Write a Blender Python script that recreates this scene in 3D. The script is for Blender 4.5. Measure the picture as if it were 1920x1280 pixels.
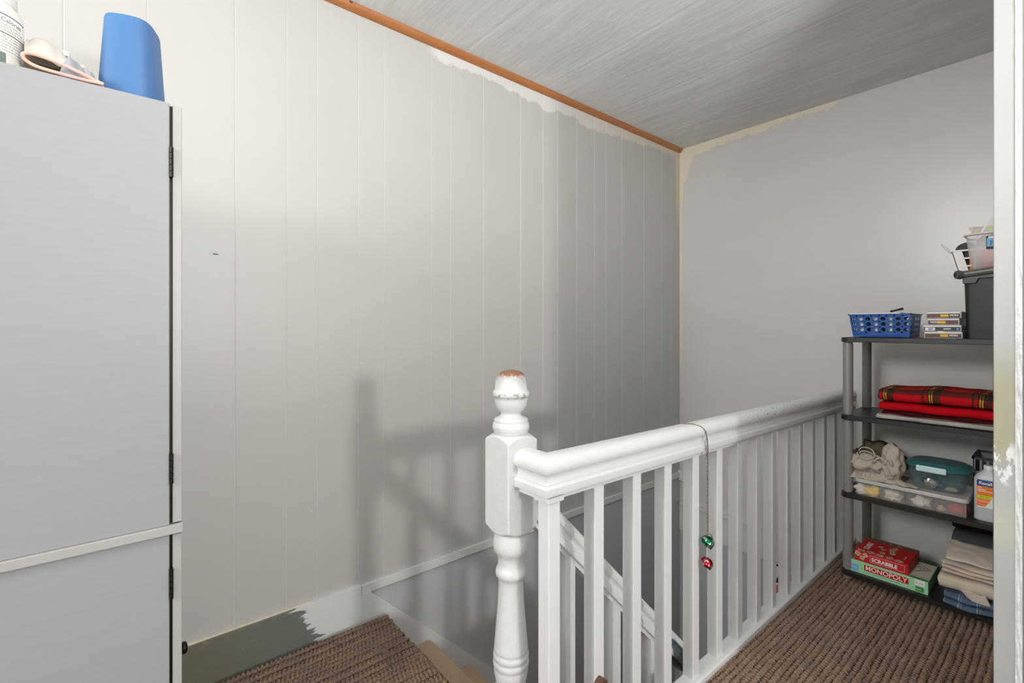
import bpy, bmesh, math, random
import numpy as np
from mathutils import Vector, Matrix, noise
rnd = random.Random(7)
sc = bpy.context.scene
for o in list(bpy.data.objects): bpy.data.objects.remove(o)
C = sc.collection
R = math.radians

# ------------------------------------------------------------------ camera, world, lights, exposure
cam_d = bpy.data.cameras.new('camera'); cam = bpy.data.objects.new('camera', cam_d); C.objects.link(cam)
cam.location = (0, 0, 1.25); cam.rotation_euler = (R(90), 0, R(-39.8))
cam_d.sensor_width = 36; cam_d.lens = 36*895/1920; cam_d.shift_y = -26/1920; cam_d.clip_start = .02
sc.camera = cam
w = bpy.data.worlds.new('world'); sc.world = w; w.use_nodes = True
w.node_tree.nodes['Background'].inputs[0].default_value = (1, .992, .98, 1)
w.node_tree.nodes['Background'].inputs[1].default_value = .68
def light(name, kind, loc, power, size, col=(1, .95, .88), target=None):
    d = bpy.data.lights.new(name, kind); d.energy = power; d.color = col
    if kind == 'AREA': d.shape = 'DISK'; d.size = size
    else: d.shadow_soft_size = size
    o = bpy.data.objects.new(name, d); C.objects.link(o); o.location = loc
    if target: o.rotation_euler = (Vector(target)-Vector(loc)).to_track_quat('-Z', 'Y').to_euler()
    return o
light('ceiling_lamp_light', 'POINT', (.36, .80, 2.36), 4.4, .12, (1, .985, .965))
light('next_room_lamp_light', 'AREA', (1.0, -5.6, 1.75), 102, .5, (1, .99, .975), (1.2, .8, 1.0))
light('hall_lamp_light', 'AREA', (-2.6, .8, 2.42), 72, .8, (1, .99, .975), (3.3, .75, 1.75))
light('added_ceiling_fill', 'AREA', (.5, -1.25, 1.45), 74, .6, (1, .985, .965), (.6, -1.05, 2.6))  # unseen upward fill, added to brighten the ceiling
sc.view_settings.view_transform = 'Standard'; sc.view_settings.look = 'None'
sc.view_settings.gamma = 1; sc.view_settings.use_curve_mapping = False
sc.view_settings.exposure = 0.26

# ------------------------------------------------------------------ materials
def lin(c): return tuple(((x/255)/12.92 if x/255 <= .04045 else ((x/255+.055)/1.055)**2.4) for x in c)+(1,)
class NT:
    def __init__(s, name, rough=.5, metal=0, spec=.5):
        s.m = bpy.data.materials.new(name); s.m.use_nodes = True
        s.t = s.m.node_tree; s.p = s.t.nodes['Principled BSDF']
        s.set('Roughness', rough); s.set('Metallic', metal); s.set('Specular IOR Level', spec); s.co = None
    def set(s, k, v):
        if isinstance(v, bpy.types.NodeSocket): s.t.links.new(v, s.p.inputs[k])
        else: s.p.inputs[k].default_value = v
    def n(s, typ, **kw):
        nd = s.t.nodes.new(typ)
        for k, v in kw.items(): setattr(nd, k, v)
        return nd
    def inp(s, nd, k, v):
        if isinstance(v, bpy.types.NodeSocket): s.t.links.new(v, nd.inputs[k])
        else: nd.inputs[k].default_value = v
    def obj(s, which='Object'):
        if not s.co: s.co = s.n('ShaderNodeTexCoord')
        return s.co.outputs[which]
    def xyz(s, which='Object'):
        nd = s.n('ShaderNodeSeparateXYZ'); s.inp(nd, 0, s.obj(which)); return nd.outputs
    def mapping(s, scale=(1, 1, 1), which='Object'):
        nd = s.n('ShaderNodeMapping'); s.inp(nd, 'Vector', s.obj(which)); nd.inputs['Scale'].default_value = scale; return nd.outputs[0]
    def noise(s, scale, detail=4, rough=.6, vec=None, dist=0):
        nd = s.n('ShaderNodeTexNoise'); s.inp(nd, 'Vector', vec or s.obj()); s.inp(nd, 'Scale', scale); s.inp(nd, 'Detail', detail)
        s.inp(nd, 'Roughness', rough); s.inp(nd, 'Distortion', dist); return nd.outputs['Fac']
    def math(s, op, a, b=0., c=None, clamp=False):
        nd = s.n('ShaderNodeMath', operation=op, use_clamp=clamp); s.inp(nd, 0, a); s.inp(nd, 1, b)
        if c is not None: s.inp(nd, 2, c)
        return nd.outputs[0]
    def step(s, x, a, b):
        nd = s.n('ShaderNodeMapRange'); s.inp(nd, 0, x); s.inp(nd, 1, a); s.inp(nd, 2, b); return nd.outputs[0]
    def mix(s, f, a, b):
        nd = s.n('ShaderNodeMix', data_type='RGBA'); s.inp(nd, 0, f); s.inp(nd, 6, a); s.inp(nd, 7, b); return nd.outputs[2]
    def bump(s, h, strength=.3, dist=.002):
        nd = s.n('ShaderNodeBump'); s.inp(nd, 'Height', h); s.inp(nd, 'Strength', strength); s.inp(nd, 'Distance', dist)
        s.set('Normal', nd.outputs[0])
def plain(name, rgb, rough=.5, metal=0, var=.06, nscale=30, bump=.15, bscale=200, spec=.5, alpha=None):
    k = NT(name, rough, metal, spec); c = lin(rgb)
    d = tuple(x*(1-var*2) for x in c[:3])+(1,)
    k.set('Base Color', k.mix(k.noise(nscale), d, tuple(min(1, x*(1+var)) for x in c[:3])+(1,)))
    if bump: k.bump(k.noise(bscale, 3), bump, .001)
    if alpha is not None: k.set('Alpha', alpha)
    return k.m
M = {}
# panelled wall paint: grey with a paler cut-in band left along the ceiling
k = NT('panel_paint', .42); x, y, z = k.xyz()
base = k.mix(k.noise(2.2, 3), lin((184, 183, 179)), lin((191, 190, 186)))
edge = k.math('ADD', k.math('ADD', z, k.math('MULTIPLY', k.noise(9, 5, .65), .13)), k.math('MULTIPLY', k.noise(1.7, 1), .16))
band = k.math('MULTIPLY', k.step(edge, 2.655, 2.665), k.step(x, 1.12, 1.18))
edge2 = k.math('ADD', x, k.math('MULTIPLY', k.noise(8, 4), .12))
crn = k.math('MULTIPLY', k.step(edge2, 3.30, 3.31), k.step(z, 2.0, 2.2))
far = k.step(x, 1.9, 2.9)
k.set('Base Color', k.mix(k.math('MAXIMUM', band, crn), base, k.mix(far, lin((214, 213, 210)), lin((214, 204, 188)))))
k.bump(k.noise(150, 3), .12, .001); M['panel'] = k.m
# far wall paint, cream left bare near the corner and ceiling
k = NT('end_wall_paint', .30); x, y, z = k.xyz()
base = k.mix(k.noise(2.5, 3, vec=k.mapping((1, 1, 3))), lin((202, 200, 197)), lin((210, 208, 205)))
e1 = k.math('ADD', z, k.math('MULTIPLY', k.noise(7, 5, .7), .16))
e1 = k.math('ADD', e1, k.math('MULTIPLY', k.step(y, 1.0, 1.97), .05))
m1 = k.math('MULTIPLY', k.step(e1, 2.655, 2.66), k.step(k.math('ADD', y, k.math('MULTIPLY', k.noise(12), .1)), .98, 1.0))
e2 = k.math('ADD', y, k.math('MULTIPLY', k.noise(9, 5, .7), .11))
e2 = k.math('ADD', e2, k.math('MULTIPLY', k.step(z, 2.15, 2.6), .14))
m2 = k.math('MAXIMUM', k.step(e2, 2.035, 2.042), k.math('MULTIPLY', k.step(z, .9, 1.1), k.step(k.math('ADD', y, k.math('MULTIPLY', k.noise(30, 3), .03)), 1.967, 1.972)))
k.set('Base Color', k.mix(k.math('MAXIMUM', m1, m2), base, lin((226, 216, 198))))
sm_ = k.math('ADD', z, k.math('ADD', k.math('MULTIPLY', y, -.05), k.math('MULTIPLY', k.noise(2), .03)))
k.bump(k.math('ADD', k.math('MULTIPLY', k.noise(60, 4), .35), k.math('MULTIPLY', k.step(sm_, 1.31, 1.27), 1.2)), .25, .003); M['endwall'] = k.m
# stairwell lower wall, cooler grey
M['well'] = plain('stairwell_paint', (192, 192, 194), .4, var=.04, nscale=3, bscale=120)
# ceiling paper, brushed across
k = NT('ceiling_paper', .55); v = k.mapping((5.5, .9, 1)); v2 = k.mapping((16, 1.6, 1))
n1 = k.noise(2.0, 5, .6, v, .4); n2 = k.noise(3, 4, .6, v2)
k.set('Base Color', k.mix(k.step(k.math('ADD', k.math('MULTIPLY', n1, .6), k.math('MULTIPLY', n2, .4)), .36, .66), lin((212, 212, 210)), lin((230, 230, 228))))
x, y, z = k.xyz()
seam = k.math('ABSOLUTE', k.math('SUBTRACT', k.math('FRACT', k.math('DIVIDE', k.math('ADD', x, k.math('MULTIPLY', k.noise(1.2, 2), .05)), .54)), .5))
hgt = k.math('ADD', k.math('MULTIPLY', n1, 1.0), k.math('MULTIPLY', k.step(seam, .0, .03), .35))
k.bump(k.math('ADD', hgt, k.math('MULTIPLY', n2, .25)), .28, .012); M['ceiling'] = k.m
# white gloss paint with chips
def white_paint(name, rgb=(220, 220, 220), rough=.35, chips=None):
    k = NT(name, rough)
    c = k.mix(k.noise(25, 4), tuple(x*.93 for x in lin(rgb)[:3])+(1,), lin(rgb))
    if chips:
        x, y, z = k.xyz(); x0, x1, z0, lo = chips
        reg = k.math('MULTIPLY', k.step(x, x0, x0+.05), k.step(x, x1, x1-.05)); reg = k.math('MULTIPLY', reg, k.step(z, z0, z0+.005))
        ch = k.step(k.noise(42, 3, .6, k.mapping((1, 2.2, 2.2))), lo, lo+.02)
        c = k.mix(k.math('MULTIPLY', reg, ch), c, lin((70, 66, 64)))
    k.set('Base Color', c); k.bump(k.noise(70, 4), .18, .002); return k.m
M['white'] = white_paint('white_gloss_paint')
M['railwhite'] = white_paint('handrail_white_paint', chips=(1.0, 1.75, .87, .64))
# newel: worn top with bare wood
k = NT('worn_newel_paint', .38); x, y, z = k.xyz()
c = k.mix(k.noise(25, 4), lin((200, 200, 199)), lin((214, 214, 213)))
tops = k.math('ADD', k.math('ADD', z, k.math('MULTIPLY', x, .12)), k.math('MULTIPLY', k.noise(75, 6, .75), .05))
c = k.mix(k.math('MULTIPLY', k.step(tops, 1.114, 1.132), .55), c, lin((150, 147, 142)))
c = k.mix(k.step(tops, 1.139, 1.144), c, k.mix(k.noise(90), lin((104, 66, 46)), lin((160, 112, 84))))
ring = k.math('MULTIPLY', k.step(z, 1.055, 1.06), k.step(z, 1.074, 1.07))
c = k.mix(k.math('MULTIPLY', ring, k.step(k.noise(80, 4), .50, .56)), c, lin((150, 148, 145)))
c = k.mix(k.step(k.noise(110, 2), .77, .79), c, lin((110, 106, 102)))
k.set('Base Color', c); k.bump(k.noise(80, 5, .7), .45, .003); M['newel'] = k.m
# lower handrail: white until the old grey-green paint begins
k = NT('half_painted_handrail', .38); x, y, z = k.xyz()
top = k.math('ADD', z, k.math('MULTIPLY', x, .99))
old = k.math('MULTIPLY', k.step(k.math('ADD', x, k.math('MULTIPLY', k.noise(20), .05)), .665, .675), k.step(top, .738, .733))
k.set('Base Color', k.mix(old, lin((224, 224, 223)), k.mix(k.noise(30), lin((84, 96, 98)), lin((110, 122, 122)))))
k.bump(k.noise(70, 4), .18, .002); M['stairrail'] = k.m
# baseboard: old green-grey with a ragged coat of white
k = NT('half_painted_baseboard', .45); x, y, z = k.xyz()
e = k.math('ADD', x, k.math('MULTIPLY', k.math('SUBTRACT', k.noise(13, 6, .72, k.mapping((.6, 1, 2.6))), .5), .20))
e = k.math('ADD', e, k.math('MULTIPLY', z, .55))
old = k.mix(k.step(k.math('ADD', x, k.math('MULTIPLY', k.noise(5), .3)), .60, .2), lin((112, 117, 108)), lin((114, 107, 76)))  # olive tint of reflected light painted in towards the cabinet end
old = k.mix(k.step(k.noise(14, 5, .7), .62, .75), old, lin((132, 134, 126)))
k.set('Base Color', k.mix(k.step(e, .628, .636), old, lin((218, 219, 218)))); k.bump(k.noise(40, 4, .6, k.mapping((1, 1, 6))), .15, .002); M['base'] = k.m
# stained wood moulding
k = NT('stained_wood', .35); v = k.mapping((1.5, 40, 40))
c = k.mix(k.noise(3, 5, .6, v), lin((146, 88, 46)), lin((196, 132, 82)))
c = k.mix(k.step(k.noise(18, 2), .72, .76), c, lin((96, 54, 28))); k.set('Base Color', c); M['wood'] = k.m
# carpets
k = NT('brown_loop_carpet', .95, spec=.1)
c = k.mix(k.noise(330, 3, .7), lin((92, 75, 63)), lin((182, 156, 136))); c = k.mix(k.noise(3, 3), k.mix(.25, c, lin((84, 68, 56))), c)
c = k.mix(k.step(k.noise(60, 2, .5), .755, .765), c, lin((196, 186, 172)))
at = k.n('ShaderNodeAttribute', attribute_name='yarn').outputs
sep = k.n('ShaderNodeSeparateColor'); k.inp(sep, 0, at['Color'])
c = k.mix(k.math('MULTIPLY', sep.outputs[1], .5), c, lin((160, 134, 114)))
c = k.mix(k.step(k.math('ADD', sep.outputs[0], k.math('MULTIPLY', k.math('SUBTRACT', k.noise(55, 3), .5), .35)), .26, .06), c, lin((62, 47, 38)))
k.set('Base Color', k.mix(k.math('MULTIPLY', k.step(k.noise(300, 3, .6, k.mapping((1, .22, 1))), .5, .36), .6), c, lin((58, 45, 37)))); k.bump(k.noise(320, 3, .6, k.mapping((1, .22, 1))), .9, .004); M['carpet'] = k.m
k = NT('tan_plush_carpet', .95, spec=.1)
k.set('Base Color', k.mix(k.noise(260, 4, .7), lin((184, 148, 118)), lin((246, 222, 190)))); k.bump(k.noise(400, 4, .7), .9, .006); M['tan'] = k.m
# cabinet
k = NT('grey_laminate', .5)
k.set('Base Color', k.mix(k.noise(40, 3, .6, k.mapping((.4, 1, 3))), lin((150, 151, 153)), lin((156, 157, 159)))); k.bump(k.noise(500, 2), .05, .001); M['laminate'] = k.m
M['laminate_edge'] = plain('pale_laminate_edge', (172, 171, 167), .45, var=.03)
M['black'] = plain('black_metal', (26, 25, 25), .4, .6)
M['blackplastic'] = plain('black_plastic', (44, 40, 38), .42, var=.1)
M['shelfblack'] = plain('black_shelf_board', (34, 30, 27), .4, var=.12, nscale=12)
M['greypost'] = plain('grey_plastic_tube', (140, 138, 135), .38, .15, var=.03)
M['bluebin'] = plain('blue_plastic', (70, 114, 166), .5, var=.03, bump=.05)
M['bluebasket'] = plain('deep_blue_plastic', (4, 78, 160), .35, var=.05, bump=0)
M['whiteplastic'] = plain('white_plastic', (232, 230, 226), .4, var=.02, bump=0)
M['cream'] = plain('cream_plastic', (236, 233, 220), .4, var=.02, bump=0)
M['paper'] = plain('white_paper', (236, 234, 230), .8, var=.03, bump=.05)
def flat(name, rgb, rough=.6): return plain(name, rgb, rough, var=.02, bump=0)
M['red'] = plain('red_card', (190, 20, 26), .5, var=.05, bump=0)
M['tile'] = flat('wooden_tile_print', (205, 178, 145))
M['mint'] = plain('mint_card', (160, 214, 170), .5, var=.05, bump=0)
M['green'] = flat('green_print', (60, 140, 78)); M['dgreen'] = flat('dark_green_print', (40, 92, 62)); M['palecard'] = flat('pale_card', (214, 204, 188))
M['ink'] = flat('dark_ink', (36, 34, 34)); M['yellow'] = flat('yellow_print', (240, 200, 40)); M['orange'] = flat('orange_print', (236, 122, 30))
M['lime'] = flat('lime_print', (206, 214, 30)); M['navy'] = flat('navy_print', (26, 58, 128)); M['skyb'] = flat('light_blue_print', (120, 176, 220))
M['pink'] = flat('pink_fabric', (222, 120, 120), .8); M['greyink'] = flat('grey_green_print', (112, 128, 122)); M['palegreen'] = flat('pale_green', (196, 214, 160))
M['brownprint'] = flat('brown_print', (112, 84, 70)); M['slate'] = flat('slate_print', (66, 70, 78)); M['salmon'] = flat('salmon_print', (246, 150, 110))
def clear(name, rgb, alpha, rough=.2):
    k = NT(name, rough); k.set('Base Color', lin(rgb)); k.set('Alpha', alpha); return k.m
M['clear'] = clear('frosted_clear_plastic', (226, 222, 218), .16, .25); M['clearlid'] = clear('frosted_lid_plastic', (228, 224, 220), .6, .35)
M['teal'] = clear('clear_teal_plastic', (96, 142, 146), .30, .15); M['teallid'] = clear('teal_lid_plastic', (60, 112, 114), .9, .2); M['latch'] = plain('pale_aqua_plastic', (196, 226, 226), .35, var=.02, bump=0)
M['bottle'] = clear('milky_grey_bottle', (198, 198, 200), .93, .35)
M['tub'] = clear('milky_tub_plastic', (246, 244, 242), .34, .35)
def cloth(name, rgb, var=.08, wv=500): return plain(name, rgb, .95, var=var, nscale=18, bump=.35, bscale=wv, spec=.1)
M['beige'] = cloth('beige_cotton', (214, 200, 182)); M['beigegrey'] = cloth('grey_beige_canvas', (186, 174, 158)); M['redcloth'] = cloth('red_fleece', (186, 14, 26))
M['greytowel'] = cloth('grey_terry', (176, 172, 166), .2, 160); M['darkcloth'] = cloth('navy_black_cloth', (30, 32, 38)); M['greycloth'] = cloth('slate_cloth', (78, 82, 86)); M['browncloth'] = cloth('dark_brown_cloth', (66, 54, 48))
M['whitecloth'] = cloth('white_cotton', (226, 220, 210)); M['toweling'] = cloth('cream_toweling', (208, 202, 193), .12, 260); M['creamcloth'] = cloth('cream_cotton', (236, 220, 200)); M['pinkhem'] = cloth('pink_hem', (240, 188, 174))
def bands(name, base, us, vs, rough=.95):   # woven stripes: (period, offset, width, colour, blend)
    k = NT(name, rough, spec=.1); o = k.n('ShaderNodeTexCoord'); s = k.n('ShaderNodeSeparateXYZ'); k.inp(s, 0, o.outputs['UV'])
    c = k.mix(k.noise(300, 2), tuple(x*.82 for x in lin(base)[:3])+(1,), lin(base))
    for ax, lst in ((0, us), (1, vs)):
        for per, off, wd, col, f in lst:
            fr = k.math('FRACT', k.math('DIVIDE', k.math('ADD', s.outputs[ax], 10+off), per))
            c = k.mix(k.math('MULTIPLY', k.math('LESS_THAN', fr, wd/per), f), c, lin(col))
    k.set('Base Color', c); k.bump(k.noise(400, 3), .4, .002); return k.m
M['plaid'] = bands('red_tartan', (196, 22, 32), [(.16, .0, .045, (40, 42, 36), .85), (.16, .105, .008, (40, 42, 36), .8), (.16, .125, .004, (220, 160, 50), .9), (.16, .133, .004, (220, 160, 50), .9)],
                   [(.15, .02, .05, (40, 44, 38), .8), (.15, .10, .004, (214, 160, 50), .85)])
M['darkstripe'] = bands('dark_red_stripe', (74, 16, 22), [], [(.03, 0, .004, (206, 176, 160), .9), (.03, .012, .008, (34, 26, 28), .9)])
M['denim'] = bands('blue_check_cotton', (92, 108, 130), [(.055, 0, .003, (160, 176, 190), .7), (.055, .008, .002, (150, 166, 184), .6)], [(.05, 0, .003, (150, 166, 184), .4)])
M['sheetgrey'] = bands('sheer_grey_weave', (222, 222, 222), [(.004, 0, .0015, (150, 150, 158), .6)], [(.004, 0, .0015, (150, 150, 158), .6)])
k = NT('green_bell_foil', .18, .9); k.set('Base Color', k.mix(k.step(k.noise(40, 2), .48, .55), lin((20, 92, 66)), lin((150, 200, 176)))); M['greenbell'] = k.m
k = NT('red_bell_foil', .18, .9); k.set('Base Color', k.mix(k.step(k.noise(60, 2), .5, .56), lin((160, 24, 34)), lin((220, 190, 190)))); M['redbell'] = k.m
M['string'] = cloth('grey_braid_cord', (134, 126, 118), .2); M['silver'] = plain('silver_foil', (206, 206, 206), .25, .9, bump=.8, bscale=60)
M['leather'] = plain('brown_leather', (92, 62, 48), .5, var=.12)
# jamb paint with yellowed part and a smear of filler
k = NT('door_jamb_paint', .5); x, y, z = k.xyz()
c = k.mix(k.noise(8, 3), lin((162, 162, 160)), lin((170, 170, 168)))
yel = k.math('MULTIPLY', k.step(k.math('ADD', z, k.math('MULTIPLY', k.noise(9), .1)), .94, 1.0), k.step(z, 1.22, 1.10))
c = k.mix(k.math('MULTIPLY', yel, .8), c, lin((158, 152, 122)))
yel2 = k.math('MULTIPLY', k.step(z, .66, .72), k.step(z, .82, .76)); c = k.mix(k.math('MULTIPLY', yel2, .5), c, lin((188, 188, 162)))
sm = k.math('MULTIPLY', k.step(z, .845, .86), k.step(z, .965, .94)); sm = k.math('MULTIPLY', sm, k.step(k.noise(26, 4, .6, k.mapping((1, 1.6, .8))), .46, .50))
c = k.mix(sm, c, lin((216, 216, 214))); k.set('Base Color', c); M['jamb'] = k.m
k = NT('rough_jamb_strip', .6); k.set('Base Color', k.mix(k.step(k.noise(30, 5, .7), .25, .5), lin((176, 176, 175)), lin((206, 206, 205)))); k.bump(k.noise(40, 5), .7, .006); M['roughwhite'] = k.m
M['roughgrey'] = plain('bare_grey_plaster', (150, 150, 150), .8, var=.2, nscale=18, bump=.5, bscale=40)
M['creambead'] = plain('cream_caulk', (216, 208, 190), .6)
M['floorwood'] = plain('old_green_floor_paint', (94, 94, 78), .6)

# ------------------------------------------------------------------ builders
ORG = {}
def thing(name, label, cat, loc=(0, 0, 0), group=None, rotz=0):
    o = bpy.data.objects.new(name, None); C.objects.link(o); o.location = loc; o.rotation_euler = (0, 0, rotz); o.empty_display_size = .05
    o['label'] = label; o['category'] = cat
    if group: o['group'] = group
    ORG[o.name] = Vector((0, 0, 0)) if rotz else Vector(loc); return o
def tag(o, label, cat, group=None):
    o['label'] = label; o['category'] = cat
    if group: o['group'] = group
    return o
def struct(o): o['kind'] = 'structure'; return o
def link(name, me, mat, parent=None, smooth=False, sub=0, label=None):
    o = bpy.data.objects.new(name, me); C.objects.link(o)
    if mat: me.materials.append(mat)
    if parent is not None:
        o.parent = parent; org = ORG.get(parent.name, Vector((0, 0, 0))); ORG[o.name] = org
        if org.length: me.transform(Matrix.Translation(-org))
    if smooth:
        me.polygons.foreach_set('use_smooth', [True]*len(me.polygons))
    if sub:
        md = o.modifiers.new('sub', 'SUBSURF'); md.levels = md.render_levels = sub
    if label: o['label'] = label
    return o
class MB:
    def __init__(s): s.b = bmesh.new()
    def box(s, x0, x1, y0, y1, z0, z1, bev=0, seg=2, m=None):
        t = bmesh.new(); bmesh.ops.create_cube(t, size=1)
        for v in t.verts: v.co = Vector(((x0+x1)/2+v.co.x*(x1-x0), (y0+y1)/2+v.co.y*(y1-y0), (z0+z1)/2+v.co.z*(z1-z0)))
        if bev: bmesh.ops.bevel(t, geom=t.edges[:], offset=bev, segments=seg, profile=.5, affect='EDGES')
        s.merge(t, m); return s
    def merge(s, t, m=None):
        if m is not None: bmesh.ops.transform(t, matrix=m, verts=t.verts)
        me = bpy.data.meshes.new('t'); t.to_mesh(me); t.free(); s.b.from_mesh(me); bpy.data.meshes.remove(me)
    def lathe(s, prof, cx=0, cy=0, n=32, sx=1, sy=1, m=None, cap=True):
        t = bmesh.new(); rings = []
        for r, z in prof:
            rings.append([t.verts.new((cx+r*sx*math.cos(2*math.pi*i/n), cy+r*sy*math.sin(2*math.pi*i/n), z)) for i in range(n)])
        for a, b in zip(rings, rings[1:]):
            for i in range(n): t.faces.new((a[i], a[(i+1) % n], b[(i+1) % n], b[i]))
        if cap:
            t.faces.new(rings[-1]); t.faces.new(rings[0][::-1])
        s.merge(t, m); return s
    def tube(s, pts, r, n=8, closed=False):
        t = bmesh.new(); pts = [Vector(p) for p in pts]; rings = []; up = None
        for i, p in enumerate(pts):
            a = pts[i-1] if (i or closed) else p; b = pts[(i+1) % len(pts)] if (i < len(pts)-1 or closed) else p
            d = (b-a).normalized()
            if up is None: up = d.orthogonal().normalized()
            up = (up-d*up.dot(d)).normalized(); sd = d.cross(up); rr = r[i] if isinstance(r, (list, tuple)) else r
            rings.append([t.verts.new(p+up*rr*math.cos(2*math.pi*j/n)+sd*rr*math.sin(2*math.pi*j/n)) for j in range(n)])
        q = list(zip(rings, rings[1:]))+([(rings[-1], rings[0])] if closed else [])
        for a, b in q:
            for j in range(n): t.faces.new((a[j], a[(j+1) % n], b[(j+1) % n], b[j]))
        if not closed: t.faces.new(rings[0][::-1]); t.faces.new(rings[-1])
        s.merge(t); return s
    def prism(s, poly, d0, d1, f):      # poly of 2d points, f(u, v, d) -> point
        t = bmesh.new(); a = [t.verts.new(f(u, v, d0)) for u, v in poly]; b = [t.verts.new(f(u, v, d1)) for u, v in poly]
        t.faces.new(a); t.faces.new(b[::-1]); n = len(poly)
        for i in range(n): t.faces.new((a[i], b[i], b[(i+1) % n], a[(i+1) % n]))
        bmesh.ops.recalc_face_normals(t, faces=t.faces); s.merge(t); return s
    def grid(s, nu, nv, f):
        t = bmesh.new(); V = [[t.verts.new(f(i/nu, j/nv)) for j in range(nv+1)] for i in range(nu+1)]
        for i in range(nu):
            for j in range(nv): t.faces.new((V[i][j], V[i+1][j], V[i+1][j+1], V[i][j+1]))
        s.merge(t); return s
    def build(s, name, mat, parent=None, smooth=False, sub=0, label=None, auto=None):
        bmesh.ops.recalc_face_normals(s.b, faces=s.b.faces)
        me = bpy.data.meshes.new(name); s.b.to_mesh(me); s.b.free()
        o = link(name, me, mat, parent, smooth or auto is not None, sub, label)
        if auto is not None: me.set_sharp_from_angle(angle=R(auto))
        return o
def loops(rings, closed_u=True, cap=True):
    t = bmesh.new(); V = [[t.verts.new(p) for p in r] for r in rings]; n = len(V[0])
    for a, b in zip(V, V[1:]):
        for i in range(n if closed_u else n-1): t.faces.new((a[i], a[(i+1) % n], b[(i+1) % n], b[i]))
    if cap: t.faces.new(V[0][::-1]); t.faces.new(V[-1])
    return t
def rrect(w, d, r, n=5):                 # rounded rectangle outline, centred
    out = []
    for cx, cy, a0 in ((w/2-r, d/2-r, 0), (-w/2+r, d/2-r, 90), (-w/2+r, -d/2+r, 180), (w/2-r, -d/2+r, 270)):
        for i in range(n+1):
            a = R(a0+90*i/n); out.append((cx+r*math.cos(a), cy+r*math.sin(a)))
    return out
TM = {}
def text(body, size, mat, parent, mtx, name='lettering', sx=1, center=False, bold=0, fn=None):
    cu = bpy.data.curves.new('txt', 'FONT'); cu.body = body; cu.size = size; cu.offset = bold; cu.resolution_u = 3
    if center: cu.align_x = 'CENTER'
    o = bpy.data.objects.new('txt', cu); C.objects.link(o); dg = bpy.context.evaluated_depsgraph_get()
    me = bpy.data.meshes.new_from_object(o.evaluated_get(dg)); bpy.data.objects.remove(o); bpy.data.curves.remove(cu)
    if sx != 1: me.transform(Matrix.Diagonal((sx, 1, 1, 1)))
    if fn:
        for v in me.vertices: v.co = fn(v.co)
    else: me.transform(mtx)
    me.materials.clear(); return link(name, me, mat, parent)
def frame(o, xd, yd):                     # matrix with text x along xd, y along yd
    xd = Vector(xd).normalized(); yd = Vector(yd).normalized(); n = xd.cross(yd)
    return Matrix((( xd.x, yd.x, n.x, o[0]), (xd.y, yd.y, n.y, o[1]), (xd.z, yd.z, n.z, o[2]), (0, 0, 0, 1)))
FR = lambda x, y, z: frame((x, y, z), (0, -1, 0), (0, 0, 1))        # faces -X, read from the landing
def patch(name, pts, mat, parent):        # a flat printed shape
    t = bmesh.new(); t.faces.new([t.verts.new(p) for p in pts]); b = MB(); b.merge(t); return b.build(name, mat, parent)
def fpatch(name, x, y0, y1, z0, z1, mat, parent): return patch(name, [(x, y0, z0), (x, y1, z0), (x, y1, z1), (x, y0, z1)], mat, parent)
def fold(name, mat, parent, x0, D, y0, y1, z0, t, layers, amp=.004, seed=0, nj=.006, ny=28, sag=None, thick=.86, label=None):
    """cloth folded back and forth, its folds facing -X"""
    path = []
    for i in range(layers):
        z = (i+.5)*t; xs = [D*(1-j/10) for j in range(11)] if i % 2 == 0 else [D*j/10 for j in range(11)]
        jx = (noise.noise((seed*3.1, i*1.7, 0)))*nj
        xs = [x+(jx if x < D*.3 else 0) for x in xs]
        path += [(x, z, i) for x in xs]
        if i < layers-1:
            for a in (45, 90, 135):
                sgn = -1 if i % 2 == 0 else 1
                path.append(((jx if sgn < 0 else D)+sgn*t*.5*math.sin(R(a)), z+t*.5*(1-math.cos(R(a))), i+a/180))
    b = bmesh.new(); uvs = {}; rows = []; L = 0; prev = None
    for (x, z, i) in path:
        if prev: L += math.dist(prev, (x, z))
        prev = (x, z); row = []
        for j in range(ny+1):
            y = y0+(y1-y0)*j/ny
            q = Vector((x*5, y*9, seed*7.3)); dz = noise.noise(q)*amp*(.3+z/(t*layers))+noise.noise(q*2.7)*amp*.4
            dx = noise.noise(Vector((y*11, i*.9, seed)))*nj
            s = sag(y) if sag else 0
            e = .006*noise.noise(Vector((x*14, i*2.1, seed+j)))*(1 if j in (0, ny) else 0)
            v = b.verts.new((x0+x+dx, y+e, z0+max(.002, z+dz*(1 if i > .2 else .2))+s*z/(t*layers))); uvs[v] = (y, L); row.append(v)
        rows.append(row)
    for r1, r2 in zip(rows, rows[1:]):
        for j in range(ny): b.faces.new((r1[j], r1[j+1], r2[j+1], r2[j]))
    ul = b.loops.layers.uv.new('UVMap')
    for f in b.faces:
        for l in f.loops: l[ul].uv = uvs[l.vert]
    me = bpy.data.meshes.new(name); b.to_mesh(me); b.free()
    o = link(name, me, mat, parent, True, label=label)
    md = o.modifiers.new('thick', 'SOLIDIFY'); md.thickness = t*thick; md.offset = 0
    md = o.modifiers.new('sub', 'SUBSURF'); md.levels = md.render_levels = 1
    return o

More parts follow.
